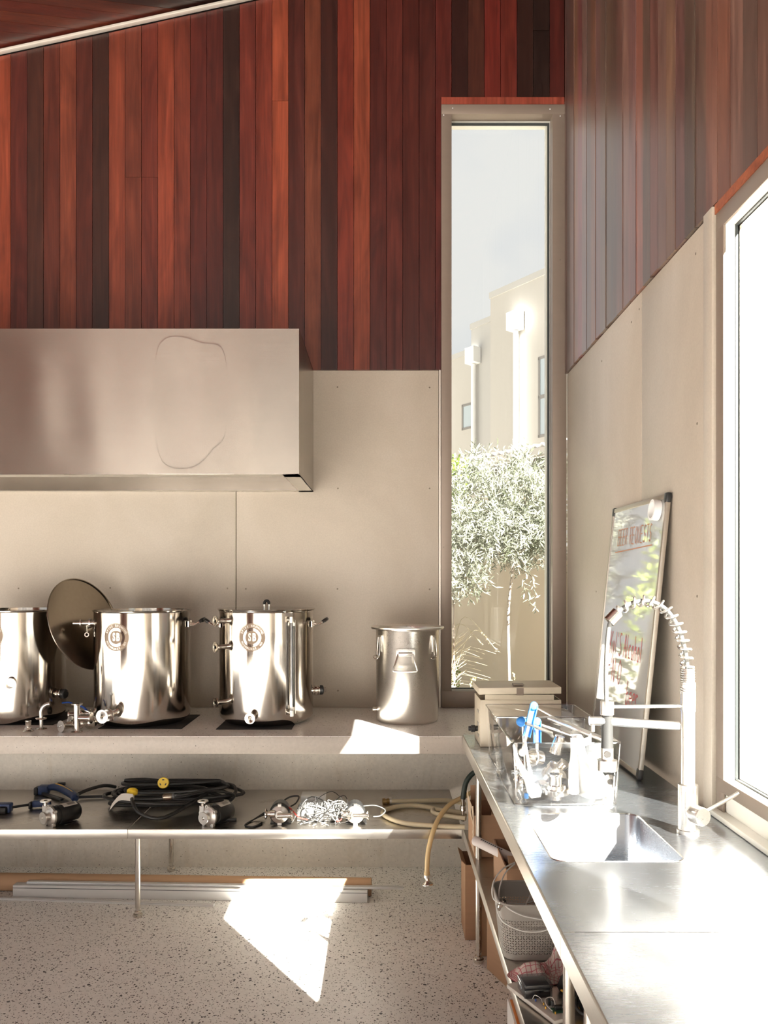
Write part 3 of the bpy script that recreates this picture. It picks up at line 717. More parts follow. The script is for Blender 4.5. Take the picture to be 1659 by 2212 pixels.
for cx, hh in ((.62, .95), (.70, .85), (.58, .9)):
    p0 = Vector((.50, 6.75, .6)); e = Vector((cx+.2, 6.7, hh+.18)); pts = smoothpath([p0, Vector((cx, 6.72, hh+.32)), e], 6); b.tube(pts, .0025, 5)
    leaves(b, pts[-4], e-pts[-4], 26, .03, .002, .16, rnd)
b.build('plume', 'grass_pale', gt)
def shrub(name, label, px, py, Y, w, m, seed):
    r = random.Random(seed); base = P(px, CY, Y); top = P(px, py, Y).z
    t = thing(name, label, 'shrub', (base.x, Y, .30)); b = MB()
    for i in range(90):
        d = Vector((r.gauss(0, w), r.gauss(0, w), 0)); z = .3+(top-.3)*r.uniform(.35, 1)*max(.2, 1-d.length/(3*w))
        leaves(b, Vector((base.x+d.x, Y+d.y, z)), (r.uniform(-.3, .3), r.uniform(-.3, .3), 1), 10, .022, .006, .07, r)
    tag(b.build('foliage', m, t, smooth=False), kind='stuff')
    s = MB()
    for i in range(5): s.cyl((base.x+.02*i-.04, Y, .3), (base.x+.05*i-.1, Y, .3+(top-.3)*.7), .006, .003, 5)
    s.build('stem', 'bark', t)
shrub('flowering_shrub', 'cream flowering shrub whose spike rises beside the garden wall', 1107, 1448, 6.5, .05, 'shrub_cream', 3)
shrub('flowering_shrub', 'low cream shrub at the foot of the ornamental grass', 1022, 1462, 6.0, .06, 'shrub_cream', 4)
shrub('green_shrub', 'bright green leafy shrub under the ornamental grass', 985, 1425, 5.35, .05, 'leaf_green', 5)
b = MB()
for i in range(70): leaves(b, P(rnd.uniform(970, 1005), rnd.uniform(995, 1120), 6.6), (rnd.uniform(-.4, .4), -.2, .6), 5, .04, .014, .08, rnd)
vt = thing('leafy_creeper', 'bright green creeper leaves behind the olive at the window edge', 'plant', (P(985, 1248, 6.6).x, 6.6, .30))
tag(b.build('foliage', 'leaf_green', vt, smooth=False), kind='stuff')
MB().tube(smoothpath([(P(985, 1248, 6.6).x, 6.6, .30), (.55, 6.6, 1.2), P(985, 1020, 6.6)], 5), .008, 6).build('stem', 'bark', vt)

# hedge further along the garden bed, mirrored in the whiteboard
hg = thing('garden_hedge', 'tall leafy green hedge beside the garden wall, mirrored in the whiteboard', 'hedge', (-1.4, 6.9, .30)); b = MB(); r = random.Random(40); st = MB()
for hx_, hy_, hh_ in ((-3.0, 6.9, 2.7), (-2.15, 7.0, 3.0), (-1.35, 6.8, 2.6), (-.62, 6.9, 2.9)):
    for k in range(420):
        th = r.uniform(0, 6.28); zz = .35+(hh_-.35)*r.random(); rad = .44*math.sqrt(max(.05, 1-((zz-1.3)/(hh_-.9))**2))*r.uniform(.75, 1.05)
        leaves(b, Vector((hx_+rad*math.cos(th), hy_+rad*math.sin(th), zz)), (math.cos(th), math.sin(th), .5), 6, .07, .018, .12, r)
    MB().cyl((hx_, hy_, .30), (hx_, hy_, hh_-.3), .03, .012, 8).build('stem', 'bark', hg)
tag(b.build('foliage', 'leaf_green', hg, smooth=False), kind='stuff')
# ================================================================== KETTLES ON THE COUNTER
def text2d(txt, size, bold=0.0):
    cu = bpy.data.curves.new('t', 'FONT'); cu.body = txt; cu.size = size; cu.align_x = 'CENTER'; cu.align_y = 'CENTER'; cu.offset = bold; cu.resolution_u = 4
    ob = bpy.data.objects.new('t', cu); COL.objects.link(ob); bpy.context.view_layer.update()
    me = bpy.data.meshes.new_from_object(ob.evaluated_get(bpy.context.evaluated_depsgraph_get()))
    vs = [(v.co.x, v.co.y) for v in me.vertices]; fs = [list(p.vertices) for p in me.polygons]
    bpy.data.objects.remove(ob); bpy.data.curves.remove(cu); bpy.data.meshes.remove(me)
    return vs, fs
def ring_text(txt, size, rad, mid, step, flip=False):
    out = []; n = len(txt)
    for i, ch in enumerate(txt):
        if ch == ' ': continue
        a = mid-(i-(n-1)/2)*step*(1 if not flip else -1)
        vs, fs = TX(ch, size)
        r_ = a-math.pi/2 if not flip else a+math.pi/2
        c, s = math.cos(r_), math.sin(r_)
        out.append(([(rad*math.cos(a)+x*c-y*s, rad*math.sin(a)+x*s+y*c) for x, y in vs], fs))
    return out
_tx = {}
def TX(ch, size, bold=.0):
    k = (ch, size, bold)
    if k not in _tx: _tx[k] = text2d(ch, size, bold)
    return _tx[k]
def radial(c, th, r, z): return Vector((c[0]+r*math.sin(th), c[1]-r*math.cos(th), z))
def rdir(th): return Vector((math.sin(th), -math.cos(th), 0))
def badge(root, c, R, th0, z0):
    def put(b, polys, dr):
        for vs, fs in polys: b.add([radial(c, th0+x/R, R+dr, z0+y) for x, y in vs], fs)
    def annulus(r0, r1, n=56):
        vs, fs = [], []
        for i in range(n):
            a = 2*math.pi*i/n
            vs += [(r0*math.cos(a), r0*math.sin(a)), (r1*math.cos(a), r1*math.sin(a))]
        for i in range(n): j = (i+1) % n; fs.append((2*i, 2*i+1, 2*j+1, 2*j))
        return vs, fs
    b = MB(); put(b, [annulus(.0665, .0685), annulus(.0455, .0650), annulus(.0325, .0335), annulus(.0001, .0315)], .0006)
    put(b, ring_text('BREWING', .0075, .0392, math.pi/2, .165), .0006); put(b, ring_text('COMPANY', .0075, .0392, -math.pi/2, .165, True), .0006)
    bo = b.build('badge', 'badge_etch', root, ang=80)
    t = MB(); put(t, ring_text('SPIKE BREWING', .0150, .0553, math.pi/2, .195), .0012); put(t, ring_text('MILWAUKEE, WI', .0150, .0553, -math.pi/2, .185, True), .0012)
    vs, fs = TX('S', .052, .0022); put(t, [([(x*.60-.0105, y) for x, y in vs], fs)], .0012)
    vs, fs = TX('B', .052, .0022); put(t, [([(x*.60+.0115, y) for x, y in vs], fs)], .0012)
    t.build('badge_lettering', 'steel_satin', bo, ang=80)
def ferrule(p, d, L_, rp=.0125, rf=.0255, rh=.0075):
    return MB().rev(p, d, [(-.004, rp), (L_-.016, rp), (L_-.006, rf-.002), (L_-.004, rf), (L_, rf), (L_, rh*1.15), (L_-.0005, rh), (L_-.03, rh), (L_-.03, 0)], 26)
def port(root, c, R, th, z, L_=.055, rp=.0125, rf=.0255, rh=.0075, name='port', clampring=False):
    p = radial(c, th, R, z); d = rdir(th)
    o = ferrule(p, d, L_, rp, rf, rh).build(name, 'steel_polished', root)
    if clampring:
        MB().rev(p+d*(L_*.52), d, [(-.008, rp), (-.008, rf*.85), (-.003, rf*.95), (.003, rf*.95), (.008, rf*.85), (.008, rp)], 24).build('clamp_ring', 'steel_satin', o)
    return o
def khandle(root, c, R, th, z):
    d, t = rdir(th), Vector((math.cos(th), math.sin(th), 0)); p = radial(c, th, R, z)
    pts = smoothpath([p-t*.048, p-t*.048+d*.028+Vector((0, 0, -.004)), p-t*.042+d*.055+Vector((0, 0, .012)), p-t*.03+d*.068+Vector((0, 0, .022)),
                      p+t*.03+d*.068+Vector((0, 0, .022)), p+t*.042+d*.055+Vector((0, 0, .012)), p+t*.048+d*.028+Vector((0, 0, -.004)), p+t*.048], 5)
    b = MB().tube(pts, .0042, 8)
    for s in (-1, 1): b.obox(p+t*.048*s+d*.0005-Vector((0, 0, 0)), t*.011, d*.0025, Vector((0, 0, .014)))
    h = b.build('handle', 'steel_polished', root)
    g_ = smoothpath([p-t*.043+d*.053+Vector((0, 0, .011)), p-t*.03+d*.068+Vector((0, 0, .022)), p+t*.03+d*.068+Vector((0, 0, .022)), p+t*.043+d*.053+Vector((0, 0, .011))], 5)
    MB().tube(g_, .0085, 10).build('grip', 'black_rubber', h)
KZ0 = ZC+.004; KH = .557; KR = .2345
def kettle(c, label):
    r = thing('brew_kettle', label, 'kettle', (c[0], c[1], KZ0), 'brewing kettles in a row on the counter')
    prof = [(0, 0), (0, .200), (.004, .206), (.022, .228), (.030, .2335), (.036, KR), (KH-.010, KR), (KH-.006, KR+.0045), (KH-.002, KR+.0055), (KH, KR+.003), (KH-.001, KR-.002), (KH-.008, KR-.0025), (.05, KR-.0025), (.04, .22), (.04, 0)]
    MB().rev((c[0], c[1], KZ0), (0, 0, 1), prof, 96).build('body', 'steel_kettle', r, ang=30)
    return r
def element(root, c, th, z):
    p = radial(c, th, KR, z); d = rdir(th)
    o = MB().rev(p, d, [(-.004, .016), (.008, .016), (.010, .0255), (.018, .0255), (.020, .018), (.026, .018), (.028, .0255), (.034, .0255), (.034, 0)], 24).build('element_port', 'steel_polished', root)
    MB().rev(p+d*.0345, d, [(0, 0), (0, .022), (.004, .0245), (.016, .0245), (.020, .021), (.020, 0)], 20).build('element_cap', 'black_plastic', o)
    b = MB()
    for dz in (-.011, .011): b.cyl(p+d*.052+Vector((0, 0, dz)), p+d*.068+Vector((0, 0, dz)), .0018, n=6)
    b.build('terminal', 'steel_polished', o)
def mat_under(c, w, d_, label):
    tag(MB().box(c[0]-w/2, c[0]+w/2, c[1]-d_/2, c[1]+d_/2, ZC+.0005, ZC+.0035).build('rubber_mat', 'black_mat', bevel=.001), label, 'mat', 'black mats under the kettles')
c1, c2, c3 = (-1.878, 4.285), (-1.2135, 4.205), (-.593, 4.226)
mat_under((c1[0]+.05, c1[1]+.0), .42, .40, 'black rubber mat under the open kettle with the clear side port')
mat_under((c2[0]+.05, c2[1]-.02), .40, .40, 'black rubber mat under the open kettle with the ring-pull valve')
mat_under((c3[0]-.025, c3[1]-.04), .36, .44, 'black rubber mat under the lidded kettle')
k1 = kettle(c1, 'open stainless brew kettle with a short wide-mouthed pipe on its side')
badge(k1, c1, KR, -.145, 1.325)
port(k1, c1, KR, .285, 1.093, .034, .0235, .0275, .019, 'wide_port'); port(k1, c1, KR, -.13, .985, .05)
khandle(k1, c1, KR, math.radians(84), 1.372); khandle(k1, c1, KR, math.radians(-92), 1.372); element(k1, c1, math.radians(74), 1.022)
k2 = kettle(c2, 'open stainless brew kettle with a ring-pull sampling valve on its side')
badge(k2, c2, KR, -.268, 1.322)
port(k2, c2, KR, -.30, .960, .098, .0155, .0315, .009, 'drain_port', True)
khandle(k2, c2, KR, math.radians(94), 1.375); khandle(k2, c2, KR, math.radians(-128), 1.375)
th = math.radians(-80); p = radial(c2, th, KR, 1.380); d = rdir(th)
v = MB().rev(p, d, [(-.004, .012), (.012, .012), (.014, .0255), (.022, .0255), (.024, .0255), (.030, .012), (.058, .009), (.060, .0205), (.066, .0205), (.068, .008), (.100, .007), (.102, 0)], 22).build('sampling_valve', 'steel_polished', k2)
q = p+d*.034; MB().tube(smoothpath([q+Vector((0, 0, -.006)), q+Vector((0, 0, -.03)), q+Vector((.002, 0, -.045))], 4), .0035, 8).rev(q+Vector((0, -.003, -.057)), (0, 1, 0), [(0, .007), (0, .012), (.007, .012), (.007, .007), (0, .007)], 18).build('ring_pull', 'steel_polished', v)
k3 = kettle(c3, 'lidded stainless brew kettle with a sight glass and three side ports')
badge(k3, c3, KR, -.165, 1.320)
for z in (1.396, 1.270, 1.002): port(k3, c3, KR, math.radians(-50), z, .058)
port(k3, c3, KR, math.radians(-8.5), .940, .045)
khandle(k3, c3, KR, math.radians(88), 1.375); khandle(k3, c3, KR, math.radians(-76), 1.375); element(k3, c3, math.radians(104), 1.03)
th = math.radians(35); d = rdir(th)
for z in (1.404, .955): so = MB().cyl(radial(c3, th, KR-.003, z), radial(c3, th, KR+.026, z), .009, n=14).rev(radial(c3, th, KR+.026, z-.014), (0, 0, 1), [(0, 0), (0, .010), (.028, .010), (.028, 0)], 14).build('sight_glass_fitting', 'steel_polished', k3)
MB().rev(radial(c3, th, KR+.026, .965), (0, 0, 1), [(0, .0065), (.43, .0065)], 14).build('sight_tube', 'smoke_plastic', so)
t = Vector((math.cos(th), math.sin(th), 0)); q0, q1 = radial(c3, th, KR+.026, .955), radial(c3, th, KR+.026, 1.404)
MB().bar(q0+t*.0135+d*.002, q1+t*.0135+d*.002, .003, .022, d).build('guard', 'steel_satin', so)
MB().bar(q0+t*.008+Vector((0, 0, .03)), q1+t*.008+Vector((0, 0, -.03)), .004, .006, d).build('guard_slot', 'gasket', so)
# lid on the third kettle
def lid(loc, label):
    r = thing('kettle_lid', label, 'lid', loc); x, y, z = loc
    MB().rev(loc, (0, 0, 1), [(.0, .2435), (.0035, .2445), (.005, .243), (.0052, .234), (.0045, .226), (.006, .12), (.0065, 0)], 80).rev(loc, (0, 0, 1), [(.0, .2435), (-.0004, .2385)], 80).build('disc', 'steel_lid' if 'leaning' in label else 'steel_kettle', r, ang=30)
    pts = smoothpath([(x-.0115, y, z+.006), (x-.0125, y, z+.022), (x-.009, y, z+.038), (x, y, z+.043), (x+.009, y, z+.038), (x+.0125, y, z+.022), (x+.0115, y, z+.006)], 5)
    h = MB().tube(pts, .0042, 8).build('handle', 'steel_polished', r)
    MB().tube(pts[6:-6], .0075, 10).build('grip', 'black_rubber', h)
    return r
lid((c3[0], c3[1], KZ0+KH+.0008), 'flat stainless lid with a black loop grip on the third kettle')
l2 = lid((0, 0, 0), 'dark stainless lid leaning upright between two open kettles')
nv = Vector((-.87, .37, -.32)).normalized(); px_, py_, Y_ = 185, 1347, 4.265
place(l2, Matrix.Translation(P(px_, py_, Y_)) @ nv.to_track_quat('Z', 'X').to_matrix().to_4x4())
# tall pail by the window
pc = (.118, 4.232); pr = .157
pl = thing('steel_pail', 'tall narrow stainless pail with wire latches beside the tall window', 'pail', (pc[0], pc[1], ZC))
MB().rev((pc[0], pc[1], ZC), (0, 0, 1), [(0, 0), (0, .146), (.006, .153), (.016, pr), (.455, pr+.002), (.462, pr+.006), (.464, .182), (.468, .1855), (.474, .1855), (.476, .182), (.473, .165), (.470, .150), (.462, .147), (.40, .147), (.40, 0)], 72).build('body', 'steel_satin', pl, ang=30)
def latch(th):
    d = rdir(th); t = Vector((math.cos(th), math.sin(th), 0)); p = radial(pc, th, pr, 1.262)
    o = MB().obox(p+d*.004+Vector((0, 0, .018)), t*.012, d*.004, Vector((0, 0, .04))).build('latch', 'steel_satin', pl, bevel=.001)
    b = MB().tube(smoothpath([p+d*.01+t*.008+Vector((0, 0, .05)), p+d*.016+t*.012+Vector((0, 0, -.03)), p+d*.018+Vector((0, 0, -.052)), p+d*.016-t*.012+Vector((0, 0, -.03)), p+d*.01-t*.008+Vector((0, 0, .05))], 6), .0026, 6)
    b.tube([p+d*.018+t*.020*math.cos(a)-t*.02+Vector((0, 0, -.05+.009*math.sin(a))) for a in [i*math.pi/8 for i in range(16)]], .0024, 6, True)
    b.build('wire', 'steel_polished', o)
latch(math.radians(-58)); latch(math.radians(52))
d, t = rdir(-.08), Vector((math.cos(-.08), math.sin(-.08), 0)); p = radial(pc, -.08, pr, 1.240)
ho = MB().obox(p+d*.003, t*.046, d*.002, Vector((0, 0, .019))).cyl(p+d*.010-t*.034+Vector((0, 0, -.004)), p+d*.010+t*.034+Vector((0, 0, -.004)), .0075, n=12).build('handle_bracket', 'steel_satin', pl, bevel=.001)
MB().tube(smoothpath([p+d*.012-t*.036+Vector((0, 0, -.006)), p+d*.022-t*.047+Vector((0, 0, -.045)), p+d*.026-t*.058+Vector((0, 0, -.082)), p+d*.026-t*.045+Vector((0, 0, -.088)), p+d*.026+t*.045+Vector((0, 0, -.088)),
     p+d*.026+t*.058+Vector((0, 0, -.082)), p+d*.022+t*.047+Vector((0, 0, -.045)), p+d*.012+t*.036+Vector((0, 0, -.006))], 5), .0042, 8).build('bail_handle', 'steel_polished', ho)
MB().rev(radial(pc, math.radians(-80), pr, .945), rdir(math.radians(-80)), [(-.003, .011), (.012, .011), (.013, .014), (.02, .014), (.02, .006), (.01, .005)], 16).build('port', 'steel_polished', pl)
# loose fittings in front of the first two kettles
def fit(name, label, b, cat='fitting', m='steel_polished', loc=None):
    return tag(b.build(name, m, loc=loc), label, cat, 'loose pipe fittings on the counter')
q = onz(61, 1580, ZC); Zq = Vector((0, 0, 1))
fit('hex_fitting', 'short hex-necked pipe fitting standing on its flange on the counter edge', MB().rev(q, Zq, [(0, 0), (0, .0245), (.003, .0255), (.006, .014), (.012, .0105)], 24).rev(q, Zq, [(.010, .0), (.010, .0155), (.020, .0155), (.020, 0)], 6).rev(q, Zq, [(.018, .013), (.044, .013), (.047, .0145), (.050, .0145), (.050, .009), (.03, .009)], 20))
q = onz(89, 1575, ZC); Zx = Vector((1, 0, 0))
eb = thing('elbow_pipe', 'bent steel pipe standing upright on a round flange beside the hex fitting', 'pipe', q, 'loose pipe fittings on the counter')
MB().rev(q, Zq, [(0, 0), (0, .026), (.003, .027), (.007, .012)], 24).build('flange', 'steel_polished', eb)
MB().tube(smoothpath([q+Zq*.003, q+Zq*.05, q+Zq*.085, q+Zq*.106+Zx*.010, q+Zq*.118+Zx*.026, q+Zq*.121+Zx*.042], 6), .0088, 14).build('pipe', 'steel_satin', eb)
MB().rev(q+Zq*.048, Zq, [(0, .009), (0, .0245), (.004, .0255), (.006, .0245), (.008, .009)], 24).build('clamp_ring', 'steel_polished', eb)
q = onz(166, 1581, ZC)
tp = thing('tee_pipe', 'upright steel tee pipe with round end flanges on the counter', 'pipe', q, 'loose pipe fittings on the counter')
MB().rev(q, Zq, [(0, 0), (0, .0265), (.003, .0275), (.007, .014), (.125, .014), (.129, .026), (.133, .0265), (.133, .010), (.11, .010)], 26).build('run', 'steel_polished', tp)
MB().rev(q+Zq*.066, (1, -.05, 0), [(.010, .0135), (.060, .0135), (.066, .026), (.070, .0265), (.070, .0)], 24).build('branch', 'steel_polished', tp)
def spool(name, label, pf, d, L_, r, rh=.0075):
    d = Vector(d).normalized()
    fit(name, label, MB().rev(pf, d, [(0, 0), (.001, rh), (0, rh*1.1), (0, r), (.004, r), (.012, r*.72), (.022, r*.62), (L_-.02, r*.62), (L_-.01, r*.75), (L_-.004, r*.98), (L_, r*.98), (L_, 0)], 26))
q = onz(131, 1582, ZC); spool('reducer_spool', 'flanged reducer spool lying on its side by the tee pipe', q+Zq*.0275, (.55, .83, 0), .075, .0270)
q = onz(154, 1570, ZC); spool('ferrule_spool', 'flanged ferrule spool lying behind the reducer', q+Zq*.026, (.35, .93, 0), .05, .0255)
def ballvalve(label, q, rz, lever_m, up):
    t = thing('ball_valve', label, 'valve', q, 'loose pipe fittings on the counter')
    c = q+Vector((0, 0, .033)); d = Vector((math.cos(rz), math.sin(rz), 0))
    MB().rev(c-d*.033, d, [(.033+.032*math.sin(a), max(.0, .032*math.cos(a))) for a in [(-90+i*12)*math.pi/180 for i in range(16)]], 26).rev(c-d*.055, d, [(0, .008), (0, .0245), (.005, .0255), (.012, .016), (.04, .014)], 24).rev(c+d*.055, -d, [(0, .008), (0, .0245), (.005, .0255), (.012, .016), (.04, .014)], 24).build('valve_body', 'steel_polished', t)
    st = c+Vector((0, 0, .03)); l = MB().cyl(st, st+Vector((0, 0, .02)), .007, n=10)
    l.build('stem', 'steel_satin', t)
    e = Vector(up); st = st+Vector((0, 0, .018))
    lv = MB().bar(st-e*.008, st+e*.03, .012, .003).build('lever', 'steel_satin', t)
    MB().tube(smoothpath([st+e*.024, st+e*.05+Vector((0, 0, .010)), st+e*.085+Vector((0, 0, .006))], 4), [.007]*9, 8, flat=.6).build('lever_grip', lever_m, lv)
ballvalve('round-bodied ball valve with a blue lever right against the second kettle', onz(195, 1575, ZC), .9, 'valve_blue', (-.8, .3, .25))
ballvalve('ball valve with a low blue lever behind the ferrule spool', onz(172, 1557, ZC), .3, 'valve_blue', (-1, -.1, .05))
# ================================================================== THINGS ON THE LOWER SHELF
def sp(px, py, dz=0): return onz(px, py, ZS+dz)
Zv = Vector((0, 0, 1))
# quick-grip bar clamps lying on the shelf
def clamp(label, pts_jaw, bar, grip, rod_r=.0045):
    q = sp(*pts_jaw[0]); t = thing('bar_clamp', label, 'clamp', (q.x, q.y, ZS), 'blue bar clamps on the shelf')
    return t
t = clamp('blue bar clamp whose pistol grip lies behind the first black pump', [(120, 1722)], None, None)
a, bq = sp(84, 1716), sp(166, 1730)
MB().bar(a+Zv*.026, a+Zv*.026+Vector((.055, 0, 0)), .05, .048).build('jaw', 'clamp_blue', t, bevel=.008)
MB().bar(a+Zv*.022+Vector((-.018, -.004, 0)), a+Zv*.022+Vector((.004, -.004, 0)), .056, .043).build('jaw_pad', 'black_rubber', t, bevel=.008)
gp = smoothpath([a+Zv*.036+Vector((.05, 0, 0)), a+Zv*.040+Vector((.11, -.01, 0)), bq+Zv*.030+Vector((-.02, 0, 0)), bq+Zv*.018+Vector((.005, -.04, 0))], 5)
gr = MB().tube(gp, [.016, .017, .018, .019, .02, .02, .02, .021, .021, .021, .021, .02, .02, .02, .018, .015], 12).build('grip', 'clamp_blue', t)
MB().tube([p+Vector((0, -.003, .0175)) for p in gp[4:11]], .005, 6, flat=.7).build('grip_stripe', 'wire_yellow', gr)
MB().bar(a+Zv*.010+Vector((.03, -.02, 0)), bq+Zv*.012+Vector((-.07, -.02, 0)), .02, .016).build('trigger', 'black_plastic', t, bevel=.005)
MB().obox(a+Vector((.115, .02, .052)), (.02, 0, 0), (0, .01, 0), (0, 0, .009)).build('release_button', 'black_plastic', t, bevel=.003)
MB().bar(bq+Zv*.014+Vector((-.02, .02, 0)), sp(232, 1724)+Zv*.010, .006, .014).build('rod', 'black_paint', t)
a = sp(12, 1757); t = thing('bar_clamp', 'blue bar clamp lying nearest the left end with its jaw apart', 'clamp', (a.x, a.y, ZS), 'blue bar clamps on the shelf')
MB().bar(a+Zv*.024+Vector((-.05, .02, 0)), a+Zv*.024+Vector((.022, .02, 0)), .05, .047).build('jaw', 'clamp_blue', t, bevel=.009)
MB().bar(a+Zv*.018+Vector((-.05, -.012, 0)), a+Zv*.018+Vector((.012, -.012, 0)), .03, .035).build('jaw_pad', 'black_rubber', t, bevel=.008)
e = sp(72, 1746); MB().bar(a+Zv*.024+Vector((.015, .02, 0)), e+Zv*.022, .006, .012).build('rod', 'black_paint', t)
MB().bar(e+Zv*.022+Vector((-.005, 0, 0)), e+Zv*.024+Vector((.085, .012, 0)), .03, .034).build('jaw', 'clamp_blue', t, bevel=.009)
MB().bar(e+Zv*.019+Vector((-.015, -.012, 0)), e+Zv*.019+Vector((-.002, -.012, 0)), .036, .036).build('jaw_pad', 'black_rubber', t, bevel=.006)
# black motor pumps
def pump(label):
    t = thing('beer_pump', label, 'pump', (0, 0, 0), 'black motor pumps on the shelf'); zc_ = .046; Yv = Vector((0, 1, 0))
    c = Vector((0, 0, zc_))
    MB().rev(c, Yv, [(0, 0), (.006, .0075), (0, .008), (0, .0285), (.004, .030), (.010, .020), (.026, .017), (.030, .017)], 26).build('inlet', 'steel_satin', t)
    hd_ = MB().rev(c+Yv*.026, Yv, [(0, 0), (0, .030), (.004, .036), (.010, .047), (.020, .047), (.020, 0)], 28)
    for a in (.6, 1.7, 2.9, 4.1, 5.3): hd_.rev(c+Yv*.026+Vector((.047*math.cos(a), 0, .047*math.sin(a))), Yv, [(.006, 0), (.006, .009), (.020, .009), (.020, 0)], 10)
    ho = hd_.obox(c+Yv*.036+Vector((-.032, 0, .024)), (.013, 0, 0), (0, .010, 0), (0, 0, .024)).build('pump_head', 'steel_cast', t)
    MB().rev(c+Yv*.036+Vector((-.032, 0, .046)), Zv, [(0, .011), (.014, .011), (.020, .026), (.023, .027), (.026, .026), (.026, .009), (.012, .009), (.012, 0)], 24).build('outlet', 'steel_polished', t)
    for a in (.6, 1.7, 2.9, 4.1, 5.3): MB().rev(c+Yv*.031+Vector((.047*math.cos(a), 0, .047*math.sin(a))), Yv, [(0, 0), (0, .0045), (.003, .0045)], 6).build('bolt', 'steel_polished', ho)
    MB().rev(c+Yv*.046, Yv, [(0, 0), (0, .046), (.012, .047), (.014, .041), (.028, .040), (.03, .044), (.040, .0445), (.130, .0445), (.136, .040), (.140, .036), (.140, 0)], 30).build('motor', 'black_paint', t)
    b = MB(); n = 10
    for i in range(n):
        a0, a1 = math.radians(52+i*7.5), math.radians(52+(i+1)*7.5)
        b.add([c+Vector((.0452*math.cos(a), y, .0452*math.sin(a))) for a, y in ((a0, .095), (a1, .095), (a1, .168), (a0, .168))], [(0, 1, 2, 3)])
    lb = b.build('rating_label', 'paper_label', t)
    for i in range(7):
        a0 = math.radians(60+i*4.2); a1 = a0+math.radians(1.5+(i % 3)*.6)
        MB().add([c+Vector((.0456*math.cos(a), y, .0456*math.sin(a))) for a, y in ((a0, .120), (a1, .120), (a1, .160), (a0, .160))], [(0, 1, 2, 3)]).build('barcode_bar', 'label_print', lb)
    MB().box(-.045, .045, .085, .150, 0, .004).obox(c+Vector((0, .117, -.030)), (.022, 0, 0), (0, .028, 0), (0, 0, .013)).build('base', 'black_paint', t, bevel=.001)
    return t
def rotz(a): return Matrix.Rotation(a, 4, 'Z')
p1 = pump('black motor pump with steel head beside the blue bar clamps'); q = sp(92, 1789)
place(p1, Matrix.Translation((q.x, 3.925, ZS+.0005)) @ rotz(math.radians(-36)))
p2_ = pump('black motor pump with steel head in front of the coiled black cable'); q = sp(438, 1790)
place(p2_, Matrix.Translation((q.x, 3.920, ZS+.0005)) @ rotz(math.radians(-30)))
tag(MB().bar(sp(460, 1775)+Zv*.008, sp(511, 1774)+Zv*.008, .014, .015).build('rubber_strip', 'black_rubber', bevel=.002), 'short black rubber strip poking out behind the second pump', 'strip')
# coiled black power cables with yellow connectors
rnd = random.Random(5)
def coil(cx, cy, rx, ry, z0, z1, loops, seed, r):
    rr_ = random.Random(seed); pts = []
    n = loops*14
    for i in range(n):
        a = 2*math.pi*i/14; k = i/n; l = int(i/14)
        ph = rr_.uniform(-.05, .05); sx = 1+.13*math.sin(l*2.3+seed)+rr_.uniform(-.015, .015); sy = 1+.15*math.cos(l*1.7+seed)
        pts.append(Vector((cx+.03*math.sin(l*1.9+seed)+rx*sx*math.cos(a+ph), cy+.02*math.cos(l*2.1)+ry*sy*math.sin(a+ph), z0+(z1-z0)*k+.012*math.sin(a*1+l*1.3+seed))))
    return pts
c0 = sp(352, 1746); cz = ZS+.023
pc1 = thing('power_cable', 'thick coiled black power cable ending in a yellow plug with a paper tag', 'cable', (c0.x, c0.y, ZS), 'coiled power cables on the shelf')
pts = coil(c0.x, c0.y+.02, .275, .125, cz, ZS+.085, 5, 2, .009)
yp = P(285, 1706, 4.12)
tail = [pts[-1]+Vector((.02, -.03, .0)), Vector((c0.x+.08, 4.0, ZS+.030)), Vector((c0.x-.03, 3.985, ZS+.050)), Vector((yp.x+.03, 4.04, ZS+.085)), yp+Vector((.008, -.028, -.035))]
MB().tube(smoothpath(pts+tail, 4), .0088, 9).build('cable', 'cable_black', pc1)
d = Vector((-.10, -.62, .55)).normalized() * -1
yo = MB().rev(yp+Vector((.006, -.02, -.026)), Vector((-.1, .55, .6)), [(0, 0), (0, .010), (.008, .014), (.014, .026), (.030, .027), (.034, .022), (.036, 0)], 24).build('plug', 'yellow_plug', pc1)
MB().rev(yp+Vector((.008, -.030, -.042)), Vector((-.1, .45, .7)), [(0, 0), (0, .0115), (.020, .012), (.020, 0)], 14).build('plug_sleeve', 'paper_label', yo)
b = MB(); tg0 = yp+Vector((-.003, -.035, -.030)); 
tp_ = smoothpath([tg0+Vector((.014, 0, 0)), tg0+Vector((-.03, -.006, .006)), tg0+Vector((-.055, -.012, -.006)), tg0+Vector((-.085, -.018, -.042))], 5)
b.v += [v + Vector((0, 0, s*.017)) + Vector((s*.006, 0, 0)) for v in tp_ for s in (-1, 1)]; b.f += [[2*i, 2*i+1, 2*i+3, 2*i+2] for i in range(len(tp_)-1)]
b.build('paper_tag', 'paper_label', pc1, ang=80)
pc2 = thing('power_cable', 'coiled black power cable ending in a round yellow socket with three slots', 'cable', (c0.x+.12, c0.y+.06, ZS), 'coiled power cables on the shelf')
pts = coil(c0.x+.06, c0.y+.06, .29, .115, ZS+.04, ZS+.125, 4, 5, .009)
ys = P(353, 1691, 4.20)
MB().tube(smoothpath(pts+[Vector((c0.x-.2, 4.35, ZS+.12)), Vector((c0.x-.12, 4.36, ZS+.125)), ys+Vector((-.005, .07, -.012)), ys+Vector((-.003, .035, -.008))], 4), .0088, 9).build('cable', 'cable_black', pc2)
sdir = Vector((.10, -1, .25)).normalized()
so_ = MB().rev(ys+sdir*-.03, sdir, [(0, 0), (0, .016), (.012, .027), (.040, .0275), (.042, .026), (.042, 0)], 28).build('socket', 'yellow_plug', pc2)
_, u_, v_ = frame(sdir)
